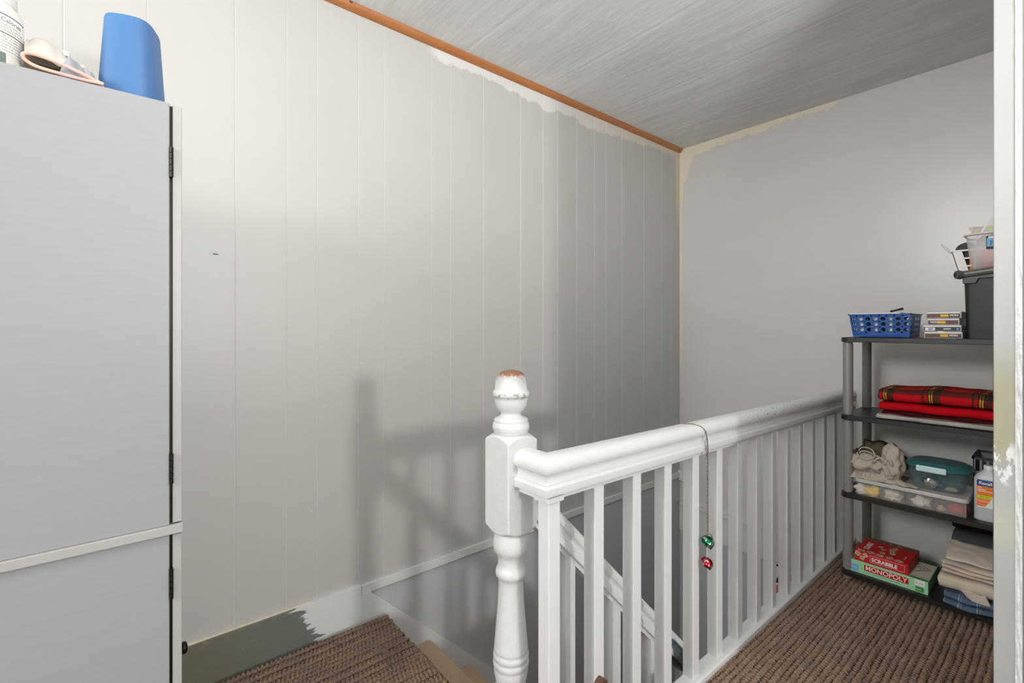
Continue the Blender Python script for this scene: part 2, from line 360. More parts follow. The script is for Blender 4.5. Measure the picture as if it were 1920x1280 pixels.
# ------------------------------------------------------------------ setting
WL, WB, CE = 1.97, 3.30, 2.60
wl = struct(MB().box(-.8, WB+.1, WL+.0015, WL+.12, -2.4, CE+.1).build('wall_left', plain('groove_paint', (214, 213, 209), .6, var=.02)))
gr = [-.8, -.52, -.33, -.118, .083, .336, .51, .625, .794, .91, 1.145, 1.254, 1.45, 1.702, 1.87, 1.986, 2.15, 2.312, 2.426, 2.592, 2.837, 3.054, 3.179, 3.30]
for a, b_ in zip(gr, gr[1:]):
    f = lambda u, v, d: (u, v, d); g = .0010 if b_ < 1.5 else .0020
    MB().prism([(a+g, WL+.0016), (a+g, WL+.0008), (a+g+.0014, WL), (b_-g-.0014, WL), (b_-g, WL+.0008), (b_-g, WL+.0016)], .15, CE, f).build('plank', M['panel'], wl)
MB().box(-.8, WB, WL-.002, WL+.008, -2.4, .15).build('lower_panel', M['well'], wl)
MB().box(.2665, .283, WL-.0012, WL+.001, 1.5085, 1.5115).build('staple', M['black'], wl)
for mx, mz in ((.655, .93), (.805, 1.10), (.60, .52)): MB().box(mx, mx+.004, WL-.0006, WL+.001, mz, mz+.004).build('nail_head', M['white'], wl)
wb = struct(MB().box(WB, WB+.12, -.3, WL+.12, -2.4, CE+.1).build('wall_back', M['endwall']))
MB().box(WB-.002, WB+.002, .9, WL, -2.4, -.28).build('lower_panel', M['well'], wb)
struct(MB().grid(60, 60, lambda u, v: (-1.2+4.6*u, -2.2+4.3*v, CE+.006*noise.noise(Vector((u*9, v*5, 0)))*(0 if v > .95 else 1))).build('ceiling', M['ceiling'], smooth=True))
wr = struct(MB().box(1.765, WB, 0, .11, -.2, CE).build('wall_right', M['roughgrey']))
MB().box(1.80, WB, .11, .151, -.2, CE).build('hall_face', M['endwall'], wr)
d1 = struct(MB().box(1.74, 1.80, .1125, .151, 0, CE-.1, .002).build('door_1', M['jamb']))
MB().grid(80, 3, lambda u, v: (1.737+.0022*noise.noise(Vector((u*110, v*2, 1)))+.0*v, .0995+.0125*v+.0012*noise.noise(Vector((u*160, 4, 2))), (CE-.1)*u)).build('rough_edge', M['roughwhite'], d1)
fl = struct(MB().box(-1.2, .885, -.3, WL, -.2, -.001).box(.885, WB, -.3, .90, -.2, -.001).box(.8, WB, .8, WL, -2.5, -2.4).build('floor', M['floorwood']))
struct(MB().box(.885, WB, .84, .905, -2.4, -.2).build('wall_stairwell', M['well']))
bl = MB().box(-.8, .80, WL-.02, WL, 0, .163, .0006)
bl = struct(bl.build('baseboard_left', M['base']))
MB().box(-.8, .60, WL-.012, WL, .162, .169, .002).build('caulk_bead', M['creambead'], bl)
# moulding along the ceiling
q = [(0, 0), (-.030, 0), (-.030, -.006), (-.026, -.016), (-.017, -.026), (-.006, -.031), (0, -.031)]
struct(MB().prism(q, -.8, WB-.012, lambda u, v, d: (d, WL+u, CE+.004+v)).build('trim_1', M['wood'], auto=30))
# white strip over the stair wall, fascia with lip on the end wall
struct(MB().box(.803, WB-.004, WL-.016, WL, .122, .160, .002).build('trim_2', M['white']))
t3 = struct(MB().box(WB-.014, WB, .905, WL-.004, -.275, -.075, .002).build('trim_3', M['white']))
MB().box(WB-.040, WB, .905, WL-.02, -.078, -.056, .002).build('lip', M['white'], t3)
MB().box(WB-.03, WB, WL-.045, WL-.002, .10, .18, .003).build('corner_block', M['white'], t3)

# ------------------------------------------------------------------ brown carpet with looped ribs
def carpet_h(X, Y, full=False):
    Y = Y+.0012*np.sin(X*21+Y*4)+.0007*np.sin(X*57+Y*90)+.0009*np.sin(X*183-Y*31); X = X+.002*np.sin(Y*171)
    rib = np.floor(Y/.021); fy = Y/.021-rib
    a = np.abs(np.sin(np.pi*fy))**.8
    ph = X/.0155+.5*(rib % 2)+.17*np.sin(rib*12.9898)
    b = np.abs(np.sin(np.pi*(ph)))**.8
    jit = .70+.30*np.sin(rib*78.233+np.floor(ph)*37.719)
    hh = a*(.2+.8*b)*jit
    if full: return hh, .5+.5*np.sin(rib*41.3+np.floor(ph)*93.7+np.sin(rib*7.1)*5)
    return .004+.0175*hh
def carpet_patch(x0, x1, y0, y1, sx, sy):
    nx, ny = max(1, round((x1-x0)/sx)), max(1, round((y1-y0)/sy))
    X, Y = np.meshgrid(np.linspace(x0, x1, nx+1), np.linspace(y0, y1, ny+1), indexing='ij')
    Z = carpet_h(X, Y); co = np.stack([X, Y, Z], -1).reshape(-1, 3)
    i = np.arange((nx+1)*(ny+1)).reshape(nx+1, ny+1)
    q = np.stack([i[:-1, :-1], i[1:, :-1], i[1:, 1:], i[:-1, 1:]], -1).reshape(-1, 4)
    return co, q
cos, qs, off = [], [], 0
for a in ((.0, .895, 1.15, 1.922, .003, .004), (-.4, .0, .16, 1.922, .02, .004), (0, .895, .16, 1.15, .02, .004), (.895, 3.29, .16, .846, .003, .004)):
    co, qd = carpet_patch(*a); cos.append(co); qs.append(qd+off); off += len(co)
# nosing: wraps over the top stair edge, and a skirt along the wall side
ys = np.arange(.93, 1.922, .004); th = np.linspace(0, math.pi/2, 5)
P = [np.stack([np.full_like(ys, .895+.014*math.sin(t)), ys, carpet_h(np.full_like(ys, .895), ys)-.014*(1-math.cos(t))], -1) for t in th]
P.append(np.stack([np.full_like(ys, .909), ys, np.full_like(ys, -.03)], -1)); co = np.stack(P).reshape(-1, 3)
i = np.arange(len(co)).reshape(len(P), len(ys)); qs.append(np.stack([i[:-1, :-1], i[1:, :-1], i[1:, 1:], i[:-1, 1:]], -1).reshape(-1, 4)+off); cos.append(co); off += len(co)
for (ax, bx, yy) in ((-.4, .905, 1.922), (.895, 3.29, .846)):
    xs = np.arange(ax, bx, .006); up = np.stack([xs, np.full_like(xs, yy), carpet_h(xs, np.full_like(xs, yy))], -1)
    mid = up.copy(); mid[:, 1] += .004+.003*np.sin(xs*400)*np.sin(xs*131); mid[:, 2] = .008; dn = mid.copy(); dn[:, 2] = 0
    co = np.stack([up, mid, dn]).reshape(-1, 3); i = np.arange(len(co)).reshape(3, len(xs))
    qs.append(np.stack([i[:-1, :-1], i[1:, :-1], i[1:, 1:], i[:-1, 1:]], -1).reshape(-1, 4)+off); cos.append(co); off += len(co)
co = np.concatenate(cos); q = np.concatenate(qs); me = bpy.data.meshes.new('carpet')
me.vertices.add(len(co)); me.vertices.foreach_set('co', co.astype(np.float32).ravel()); me.loops.add(q.size); me.loops.foreach_set('vertex_index', q.ravel().astype(np.int32))
me.polygons.add(len(q)); me.polygons.foreach_set('loop_start', np.arange(0, q.size, 4, dtype=np.int32)); me.update(calc_edges=True); me.validate()
hh, rn = carpet_h(co[:, 0], co[:, 1], True); at = me.color_attributes.new('yarn', 'FLOAT_COLOR', 'POINT')
at.data.foreach_set('color', np.stack([hh, rn, rn*0, rn*0+1], -1).astype(np.float32).ravel())
tag(link('carpet', me, M['carpet'], smooth=True), 'brown ribbed loop carpet covering the landing and the passage beside the white railing', 'carpet')

# ------------------------------------------------------------------ staircase
st = thing('staircase', 'tan carpeted staircase going down between the panelled wall and the white railing', 'staircase', (.9, 1.45, 0))
for i in range(1, 11):
    x0 = .9+.22*(i-1)-.01; z = .02-.211*i
    MB().box(x0, x0+.24, .93, WL-.025, z-.21, z, .016, 3).build('step', M['tan'], st, smooth=True)
sl = .957
MB().prism([(.80, .123), (.842, .123), (3.2, .123-sl*(3.2-.842)), (3.2, .123-sl*(3.2-.842)-.55), (.9, -.36), (.80, -.02)], WL-.0202, WL-.003, lambda u, v, d: (u, d, v)).build('skirt_board', M['white'], st)

# ------------------------------------------------------------------ newel post
NX, NY, NH = .846, 1.02, .052
nw = thing('newel_post', 'turned white newel post with a worn ball finial at the top of the stairs', 'post', (NX, NY, 0))
fin = [(.040, .955), (.047, .957), (.047, .963), (.050, .969), (.0515, .977), (.050, .985), (.047, .989), (.046, .991), (.0475, .994), (.046, .999), (.038, 1.002), (.031, 1.006), (.0275, 1.011), (.028, 1.016),
       (.033, 1.020), (.0395, 1.028), (.0435, 1.038), (.0455, 1.050), (.0462, 1.059), (.0485, 1.060), (.0505, 1.064), (.0508, 1.070), (.049, 1.075), (.0455, 1.077), (.0445, 1.085), (.0435, 1.098), (.0405, 1.112), (.035, 1.122), (.026, 1.129), (.014, 1.132), (.002, 1.133)]
MB().lathe(fin, NX, NY, 40).build('finial', M['newel'], nw, smooth=True)
def sq(n=12):
    out = []
    for s in range(4):
        for i in range(n):
            a = -1+2*i/n; p = (a, -1) if s == 0 else (1, a) if s == 1 else (-a, 1) if s == 2 else (-1, -a)
            out.append(p)
    return out
ring = sq(); rings = []
def rr(p): return math.hypot(*p)*NH
for zf in (lambda r: .690+(r-NH)*.75, lambda r: .9555-(r-NH)*.62): rings.append([(NX+p[0]*NH, NY+p[1]*NH, zf(rr(p))) for p in ring])
full = [[(NX+p[0]/math.hypot(*p)*.036, NY+p[1]/math.hypot(*p)*.036, .686) for p in ring], rings[0], rings[1], [(NX+p[0]/math.hypot(*p)*.04, NY+p[1]/math.hypot(*p)*.04, .961) for p in ring]]
b = MB(); t = loops(full); bmesh.ops.recalc_face_normals(t, faces=t.faces)
b.merge(t); o = b.build('block', M['newel'], nw); md = o.modifiers.new('bevel', 'BEVEL'); md.width = .004; md.segments = 2; md.limit_method = 'ANGLE'; md.angle_limit = R(40)
sh = [(.030, .690), (.040, .688), (.0445, .680), (.048, .668), (.0495, .656), (.049, .645), (.046, .634), (.040, .626), (.0365, .618), (.0355, .604), (.0365, .592), (.040, .587), (.0425, .580), (.043, .573), (.0415, .566), (.037, .561), (.035, .555),
      (.0345, .54), (.036, .50), (.039, .46), (.0425, .42), (.0455, .385), (.0470, .368), (.0475, .362), (.0455, .359), (.0485, .355), (.0495, .347), (.0485, .340), (.0465, .338), (.0495, .334), (.050, .327), (.049, .320), (.0465, .317), (.0475, .312), (.047, .30), (.044, .285), (.040, .27), (.037, .26), (.043, .25), (.048, .24)]
MB().lathe(sh[::-1], NX, NY, 40).build('turned_shaft', M['newel'], nw, smooth=True)
MB().box(NX-NH, NX+NH, NY-NH, NY+NH, -.2, .245, .004).build('base_block', M['newel'], nw)

# ------------------------------------------------------------------ landing railing
RY = .885
rl = thing('railing', 'white painted landing railing with square balusters running from newel post to end wall', 'railing', (.85, RY, 0))
half = [(.021, .812), (.021, .829), (.037, .829), (.038, .832), (.038, .848), (.036, .851), (.033, .855), (.033, .858), (.0285, .861), (.0265, .868), (.0275, .876), (.031, .882), (.0365, .885), (.0395, .892), (.0395, .900), (.037, .909), (.031, .917), (.021, .922), (.010, .924)]
prof = half+[(-u, v) for u, v in half[::-1]]
def tilt(x): return -.032*max(0, x-.853)/2.45
NSEG = 40; cx = .853
path = [(cx, NY-NH+.004, 0, -1), (cx, RY, 1, -1)]      # short return into the newel, mitred corner
rings = [[(cx-u, NY-NH+.004, v) for u, v in prof], [(cx-u, RY-u, v) for u, v in prof]]
for i in range(1, NSEG+1):
    X = cx+.02+(WB-.002-cx-.02)*i/NSEG; rings.append([(X, RY-u, v+tilt(X)) for u, v in prof])
b = MB(); b.merge(loops(rings)); o = b.build('handrail', M['railwhite'], rl, auto=32)
MB().box(.826, WB-.002, .847, .906, -.001, .034, .006, 3).build('shoe_board', M['white'], rl)
bal = None
for X in (.8415, 1.017, 1.193, 1.361, 1.534, 1.703, 1.865, 2.032, 2.188, 2.349, 2.50, 2.663, 2.826, 2.988, 3.135, 3.262):
    if bal is None:
        bal = MB().box(X, X+.041, .865, .905, .03, .817, .0025).build('baluster', M['white'], rl); X00 = X
    else:
        o = bal.copy(); C.objects.link(o); o.parent = rl; o.location = (X-X00, 0, tilt(X)); o.rotation_euler = (0, 0, R(rnd.uniform(-2, 2))*0)
MB().box(.833, .890, .858, .912, .806, .820, .002).build('cap_block', M['white'], rl)

# ------------------------------------------------------------------ stair handrail going down
SY = 1.015
sr = thing('stair_railing', 'white sloping handrail with balusters descending the stairs behind the landing railing', 'railing', (.95, SY, 0))
zl = lambda X: .722-.99*(X-1.0)
sp = [(u*.92, v-.924) for u, v in prof]
rings = [[(X, SY-u, zl(X)+v*1.06) for u, v in sp] for X in (.893, 1.3, 1.8, 2.4, 3.0)]
b = MB(); b.merge(loops(rings)); b.build('handrail', M['stairrail'], sr, auto=32)
b0 = None
for i, X in enumerate((1.04, 1.262, 1.476, 1.70, 1.92, 2.14, 2.36, 2.58, 2.80)):
    if b0 is None:
        b0 = MB().prism([(X, -.188), (X+.04, -.188), (X+.04, zl(X+.04)-.105), (X, zl(X)-.105)], SY-.02, SY+.02, lambda u, v, d: (u, d, v)).build('baluster', M['white'], sr); X00 = X
    else:
        o = b0.copy(); C.objects.link(o); o.parent = sr; o.location = (X-X00, 0, -.99*(X-X00))

# ------------------------------------------------------------------ tall storage cabinet
CY, CT = 1.40, 1.787
cb = thing('storage_cabinet', 'tall grey laminate storage cabinet with black hinges against the panelled wall', 'cabinet', (-.1, 1.68, 0))
MB().box(-.34, .1016, CY, 1.78, .778, CT, .002).build('upper_case', M['laminate'], cb)
MB().box(-.34, .1016, CY+.001, 1.78, .018, .757, .002).build('lower_case', M['laminate'], cb)
MB().box(-.34, .1275, CY-.007, 1.78, .757, .778, .0015).build('ledge', M['laminate_edge'], cb)
for nm, z0, z1, hz in (('upper_door', .781, CT-.003, (1.646, .913)), ('lower_door', .03, .753, (.638, .16))):
    d = MB().box(.1075, .1262, CY+.003, 1.587, z0, z1, .0015).build(nm, M['laminate_edge'], cb)
    MB().box(.1075, .1262, 1.59, 1.775, z0, z1, .0015).build(nm, M['laminate_edge'], cb)
    MB().box(.1016, .1075, CY+.012, 1.77, z0, z1).build('shadow_strip', M['black'], d)
    for h in hz:
        hb = MB().box(.1005, .1085, CY-.0022, CY+.02, h-.036, h+.036, .0008)
        for kx in range(5): hb.lathe([(.0042, h-.036+kx*.0146), (.0042, h-.036+kx*.0146+.0125)], .1048, CY-.003, 10)
        hb.build('hinge', M['black'], d)
    if nm == 'upper_door': continue
    kz = .39
    m = Matrix.Translation((.1262, 1.55, kz)) @ Matrix.Rotation(R(90), 4, 'Y')
    MB().lathe([(.006, 0), (.006, .008), (.014, .012), (.016, .018), (.013, .024), (.004, .026)], 0, 0, 20, m=m).build('knob', M['black'], d, smooth=True)

# things on the cabinet
jr = thing('plastic_jar', 'cream plastic jar with a printed nutrition label on the cabinet top at the left edge', 'jar', (-.213, 1.475, CT))
JX, JY, JR = -.213, 1.475, .062
MB().lathe([(.054, CT), (.060, CT+.004), (JR, CT+.012), (JR, CT+.118), (.059, CT+.130), (.052, CT+.139), (.050, CT+.142)], JX, JY, 48).build('jar_body', M['cream'], jr, auto=40)
MB().lathe([(.0515, CT+.142), (.0525, CT+.144), (.0525, CT+.166), (.050, CT+.168)], JX, JY, 48).build('lid', M['whiteplastic'], jr, auto=40)
def cyl(p, rad, a0): a = R(a0)+p.x/rad; return Vector((JX+rad*math.cos(a), JY+rad*math.sin(a), p.y))
def cpatch(name, s0, s1, z0, z1, mat, a0, rad=JR+.0006):
    b = MB(); b.grid(14, 1, lambda u, v: cyl(Vector((s0+(s1-s0)*u, z0+(z1-z0)*v, 0)), rad, a0)); return b.build(name, mat, jr, smooth=True)
A0 = -61
cpatch('nutrition_panel', 0, .062, CT+.030, CT+.118, M['paper'], A0)
for zz in (CT+.108, CT+.070): cpatch('rule', .003, .058, zz, zz+.0016, M['ink'], A0, JR+.001)
text('Calories', .0125, M['greyink'], jr, None, fn=lambda p: cyl(Vector((p.x+.004, p.y+CT+.094, 0)), JR+.0012, A0))
for r_ in range(9):
    zz = CT+.087-r_*.0058-(.006 if r_ > 2 else 0)
    text(rnd.choice(['Total Fat 2g  Sodium 15mg', 'Protein 1g  Calcium 2%', 'Vitamin C 4%  Iron 6%', 'Carbohydrate 3g  Sugar 1g']), .0048, M['greyink'], jr, None, fn=lambda p, zz=zz: cyl(Vector((p.x*.86+.004, p.y+zz, 0)), JR+.0012, A0))
cpatch('green_band', -.05, -.004, CT+.049, CT+.064, M['green'], A0); cpatch('grey_stripe', .003, .013, CT+.001, CT+.030, M['greyink'], A0)

def towel(name, label, cat, mat, fn, nu=40, nv=24, th=.004, group=None):
    b = MB(); b.grid(nu, nv, fn); o = b.build(name, mat, None, smooth=True); md = o.modifiers.new('thick', 'SOLIDIFY'); md.thickness = th; md.offset = 0
    md = o.modifiers.new('sub', 'SUBSURF'); md.levels = md.render_levels = 1; return tag(o, label, cat, group)
o = fold('folded_washcloth', M['browncloth'], None, 0, .1, 0, 0, 0, .01, 2) if False else None
# pink-hemmed cloth: a flattened loop lying at the front edge
wc = thing('folded_washcloth', 'folded pink edged washcloth at the front edge of the cabinet top', 'cloth', (-.08, 1.46, CT))
def hemloop(u):
    a = u*2*math.pi; xx = -.0825+.063*math.cos(a); zz = CT+.0065+(.034*(.5+.5*math.sin(a))*(1.12 - .52*(1+math.cos(a))))
    return xx, max(CT+.004, zz)
pts = []
for i in range(48):
    xx, zz = hemloop(i/48); pts.append((xx, 1.4065+.002*math.sin(i*.5), zz))
MB().tube(pts, .0036, 8, closed=True).build('hem', M['pinkhem'], wc, smooth=True)
b = MB(); b.grid(48, 8, lambda u, v: (hemloop(u)[0]*1., 1.407+.008*v, hemloop(u)[1])); b.build('cloth_body', M['browncloth'], wc, smooth=True)
def tw(u, v):
    X = -.147+.128*u; Y = 1.434+.09*v
    h = .078-.060*max(0, u-.25)/.75+.012*noise.noise(Vector((u*6, v*3, 2)))+.007*noise.noise(Vector((u*13, v*5, 7)))
    if v < .22: h *= .45+.55*math.sqrt(max(0, v/.22))
    h *= 1-.5*max(0, u-.9)/.1
    return (X, Y, CT+.006+max(0, h))
towel('hand_towel', 'rumpled cream hand towel piled on the cabinet top between jar and blue bin', 'towel', M['toweling'], tw, 44, 28, .006)
def tg(u, v):
    X = -.092+.074*u; Y = 1.416+.014*v; Y += .006*math.sin(u*14+v*2)*v; h = (.060*min(1, u*4+.15)*(1-u)**.75+.004)*v+.010*v*noise.noise(Vector((u*9, v*4, 9)))
    return (X, Y, CT+.005+max(0, h))
towel('mesh_dishcloth', 'thin grey mesh dishcloth draped over the front of the cream hand towel', 'cloth', M['sheetgrey'], lambda u, v: (lambda p: (p[0], p[1], p[2]))(tg(u, v)), 24, 10, .002)
bk = thing('green_booklet', 'green and white booklet lying behind the cream hand towel on the cabinet', 'booklet', (-.11, 1.56, CT+.084))
MB().box(-.149, -.084, 1.508, 1.62, CT+.084, CT+.090).build('cover', M['green'], bk)
MB().box(-.149, -.080, 1.506, 1.62, CT+.0905, CT+.101).build('page_block', M['paper'], bk)
# support under booklet: folded cloth pile
fold('folded_tea_towel', M['creamcloth'], None, -.145, .09, 1.525, 1.64, CT, .0205, 4, .001, 3)
tag(bpy.data.objects['folded_tea_towel'], 'folded cream tea towel under the green booklet on the cabinet', 'towel')

# upturned blue bin
bb = thing('waste_bin', 'upturned sky blue plastic waste bin on top of the grey cabinet', 'bin', (.036, 1.50, CT))
def ell(w, d, z, n=48, e=3.2):
    out = []
    for i in range(n):
        a = 2*math.pi*i/n; c, s = math.cos(a), math.sin(a)
        x = abs(c)**(2/e)*w*(1 if c >= 0 else -1); y = abs(s)**(2/e)*d*(1 if s >= 0 else -1)
        ca, sa = math.cos(R(-20)), math.sin(R(-20)); out.append((.036+x*ca-y*sa, 1.505+x*sa+y*ca, z))
    return out
rings = [ell(.060, .072, CT), ell(.062, .074, CT), ell(.062, .074, CT+.004), ell(.060, .0715, CT+.005), ell(.0485, .060, CT+.196), ell(.047, .0585, CT+.201), ell(.043, .055, CT+.2025)]
b = MB(); b.merge(loops(rings)); b.build('bin_wall', M['bluebin'], bb, auto=40)
cd = MB().box(.06, .112, 1.60, 1.70, CT, CT+.012, .001).build('notepad', M['cream'], None); tag(cd, 'small beige notepad poking out behind the blue bin on the cabinet', 'notepad')

# ------------------------------------------------------------------ shelving unit
SX0, SX1, SY0, SY1 = 2.745, 3.145, .195, .775
su = thing('shelving_unit', 'black four tier shelving unit with grey tube posts at the end of the passage', 'shelf', (2.94, .49, 0))
ZS = (.063, .443, .823, 1.203)
PX = ((2.785, .749), (3.103, .749), (2.785, .222), (3.103, .222))
for z in ZS:
    b = MB(); cx_, cy_ = (SX0+SX1)/2, (SY0+SY1)/2; o = [(cx_+u, cy_+v) for u, v in rrect(SX1-SX0, SY1-SY0, .035)]
    i2 = [(cx_+u, cy_+v) for u, v in rrect(SX1-SX0-.012, SY1-SY0-.012, .03)]
    b.merge(loops([[(x, y, z-.024) for x, y in i2], [(x, y, z-.022) for x, y in o], [(x, y, z-.002) for x, y in o], [(x, y, z) for x, y in i2]])); b.build('shelf_board', M['shelfblack'], su)
for (x, y) in PX:
    MB().lathe([(.019, .017), (.021, .019), (.021, .038), (.018, .0395)], x, y, 20).build('foot', M['greypost'], su, auto=40)
    for za, zb in zip(ZS, ZS[1:]):
        MB().lathe([(.0185, za), (.0185, za+.006), (.0212, za+.007), (.0212, zb-.030), (.0185, zb-.029), (.0185, zb-.024)], x, y, 24).build('post', M['greypost'], su, auto=40)

# --- top shelf
T = ZS[3]
def holed(p00, p10, p01, p11, rows, nx, bm):        # bilinear panel cut by rows of round holes; rows: (height share, hole radius share, shift)
    def P(s, t):
        a = Vector(p00).lerp(Vector(p10), s); b = Vector(p01).lerp(Vector(p11), s); return a.lerp(b, t)
    W = (Vector(p10)-Vector(p00)).length; Hh = (Vector(p01)-Vector(p00)).length; tot = sum(r[0] for r in rows); t0 = 0
    for hgt, rad, sh in rows:
        t1 = t0+hgt/tot; n = nx if not sh else nx-1; ed = 0 if not sh else .5/nx
        if rad == 0:
            bm.faces.new([bm.verts.new(P(s, t)) for s, t in ((0, t0), (1, t0), (1, t1), (0, t1))])
        else:
            if ed:
                for a, c in ((0, ed), (1-ed, 1)): bm.faces.new([bm.verts.new(P(s, t)) for s, t in ((a, t0), (c, t0), (c, t1), (a, t1))])
            for i in range(n):
                s0 = ed+i/nx; s1 = s0+1/nx; sc_, tc = (s0+s1)/2, (t0+t1)/2; inner, outer = [], []
                for kk in range(16):
                    a = 2*math.pi*(kk+.5)/16; c, s = math.cos(a), math.sin(a); mx = max(abs(c), abs(s))
                    inner.append(bm.verts.new(P(sc_+c*rad/W, tc+s*rad/Hh))); outer.append(bm.verts.new(P(sc_+c/mx*(s1-s0)/2, tc+s/mx*(t1-t0)/2)))
                for kk in range(16): bm.faces.new((outer[kk], outer[(kk+1) % 16], inner[(kk+1) % 16], inner[kk]))
                for kk in (1, 5, 9, 13):      # square corners
                    a = 2*math.pi*(kk+1)/16; c, s = math.cos(a), math.sin(a); mx = max(abs(c), abs(s))
                    v = bm.verts.new(P(sc_+c/mx*(s1-s0)/2, tc+s/mx*(t1-t0)/2)); bm.faces.new((outer[kk], v, outer[(kk+1) % 16]))
        t0 = t1
bs = thing('plastic_basket', 'deep blue plastic basket pierced with round holes on the top shelf', 'basket', (2.88, .62, T))
bx0, bx1, by0, by1 = 2.785, 2.985, .512, .728; fl_ = .010; zt = T+.112
bot = [(bx0, by1), (bx0, by0), (bx1, by0), (bx1, by1)]; top = [(bx0-fl_, by1+fl_*1.4), (bx0-fl_, by0-fl_*.6), (bx1+fl_, by0-fl_*.6), (bx1+fl_, by1+fl_*1.4)]
rows = [(.020, 0, 0)]+[(.0085, .0036, 1), (.0195, .0088, 0)]*3+[(.0085, .0036, 1), (.006, 0, 0)]
bm = bmesh.new()
for i, nx in enumerate((8, 7, 8, 7)):
    a, c = bot[i], bot[(i+1) % 4]; ta, tc_ = top[i], top[(i+1) % 4]
    holed((*a, T+.003), (*c, T+.003), (*ta, zt), (*tc_, zt), rows, nx, bm)
bm.faces.new([bm.verts.new((x, y, T+.003)) for x, y in bot])
b = MB(); b.merge(bm); o = b.build('basket_wall', M['bluebasket'], bs); md = o.modifiers.new('thick', 'SOLIDIFY'); md.thickness = .002; md.offset = 0
o.modifiers.new('weld', 'WELD'); o.modifiers.move(1, 0)
rw = [(x, y) for x, y in top]; b = MB()
for i in range(4):
    a, c = rw[i], rw[(i+1) % 4]; x0, x1 = sorted((a[0], c[0])); y0, y1 = sorted((a[1], c[1])); b.box(x0-.004, x1+.004, y0-.004, y1+.004, zt-.005, zt, .001)
b.build('rim', M['bluebasket'], bs)
for i, yy in enumerate((.715, .690, .660, .632, .604, .575)):
    white = i in (0, 2, 4)
    o = MB().box(2.80+(0 if white else .006), 2.965, yy-(.027 if white else .019), yy, T+.005, T+(.100 if white else .092), .001).build('card_pack', M['paper'] if white else M['blackplastic'])
    tag(o, ('white' if white else 'black')+' pack standing in the blue basket, '+('leftmost of its colour', 'second', 'third')[0 if i < 2 else 1 if i < 4 else 2]*(1)+(' of its colour from the left' if i >= 2 else ''), 'pack', 'packs standing inside the blue basket')
tag(MB().box(2.785, 2.97, .545, .742, T+.109, T+.1165, .001).build('paper_pad', M['paper']), 'white paper pad lying across the top of the blue basket', 'paper pad')
pn = thing('marker_pen', 'black marker pen tip sticking up from the blue basket', 'pen', (2.80, .55, T+.117))
pp = [(2.80, .585, T+.1225), (2.80, .552, T+.131), (2.80, .537, T+.135)]
MB().tube(pp[:2], .0045, 10).build('barrel', M['ink'], pn, smooth=True); MB().tube(pp[1:], .0055, 10).build('cap', M['blackplastic'], pn, smooth=True)

txt = (('MON', 'PHOTO', 1), ('NOW', 'MUSIC', 2), ('SPEED', 'CD', 3), ('MON', 'PHOTO', 4))
lab = ('bottom grey media case of the four stacked beside the blue basket', 'slate media case with a barcode sticker, second from bottom of the stack', 'brown media case with a wide yellow sticker, second from top of the stack', 'topmost media case of the four stacked beside the blue basket')
for i in range(4):
    z0 = T+.0292*i; y1, y0 = (.4605, .4655, .452, .455)[i]-.0, (.334, .338, .345, .338)[i]; xf = (2.782, 2.786, 2.79, 2.784)[i]
    ca = thing('media_case', lab[i], 'media case', (xf, (y0+y1)/2, z0), 'media cases stacked on the top shelf')
    MB().box(xf, xf+.19, y0, y1, z0, z0+.0285, .0015).build('case', clear('clear_case_%d' % i, (190, 190, 192), .9, .2), ca)
    MB().box(xf-.001, xf+.006, y0+.004, y1-.004, z0+.003, z0+.020, .0005).build('paper_spine', M[('brownprint', 'slate', 'brownprint', 'brownprint')[i]], ca)
    MB().box(xf-.0012, xf+.004, y0+.003, y1-.003, z0+.0215, z0+.0275, .0005).build('white_edge', M['whiteplastic'], ca)
    ym = (y0+y1)/2
    if i == 1:
        fpatch('barcode_sticker', xf-.0016, y1-.042, y1-.008, z0+.005, z0+.018, M['paper'], ca)
        for q_ in range(9): fpatch('bar', xf-.002, y1-.034+q_*.0016, y1-.034+q_*.0016+.0008, z0+.008, z0+.015, M['ink'], ca)
        text('SPEED', .009, M['paper'], ca, FR(xf-.0018, ym-.006, z0+.009), bold=.0003); fpatch('blue_box', xf-.0018, y0+.008, y0+.016, z0+.008, z0+.016, M['skyb'], ca)
        o_ = MB().lathe([(.010, 0), (.010, .004)], 0, 0, 20, m=Matrix.Translation((xf-.0005, ym+.004, z0+.002)) @ Matrix.Rotation(R(90), 4, 'Y') @ Matrix.Diagonal((.6, 1, 1, 1))).build('thumb_notch', M['whiteplastic'], ca)
    else:
        yc = ym+(.004 if i == 2 else -.004)
        fpatch('yellow_sticker', xf-.0016, yc-.013, yc+.013, z0+.007, z0+.0175, M['yellow'], ca); text('PHOTO', .0065, M['orange'], ca, FR(xf-.002, yc+.011, z0+.010))
        ty = y1-.012 if i == 2 else yc-.017
        text(('MON', '', 'NOW', 'MON')[i], .0115, M['paper'], ca, FR(xf-.0018, ty, z0+.009), bold=.0004)
        if i != 2: fpatch('slate_end', xf-.0013, y0+.005, yc-.014, z0+.003, z0+.0085, M['slate'], ca)

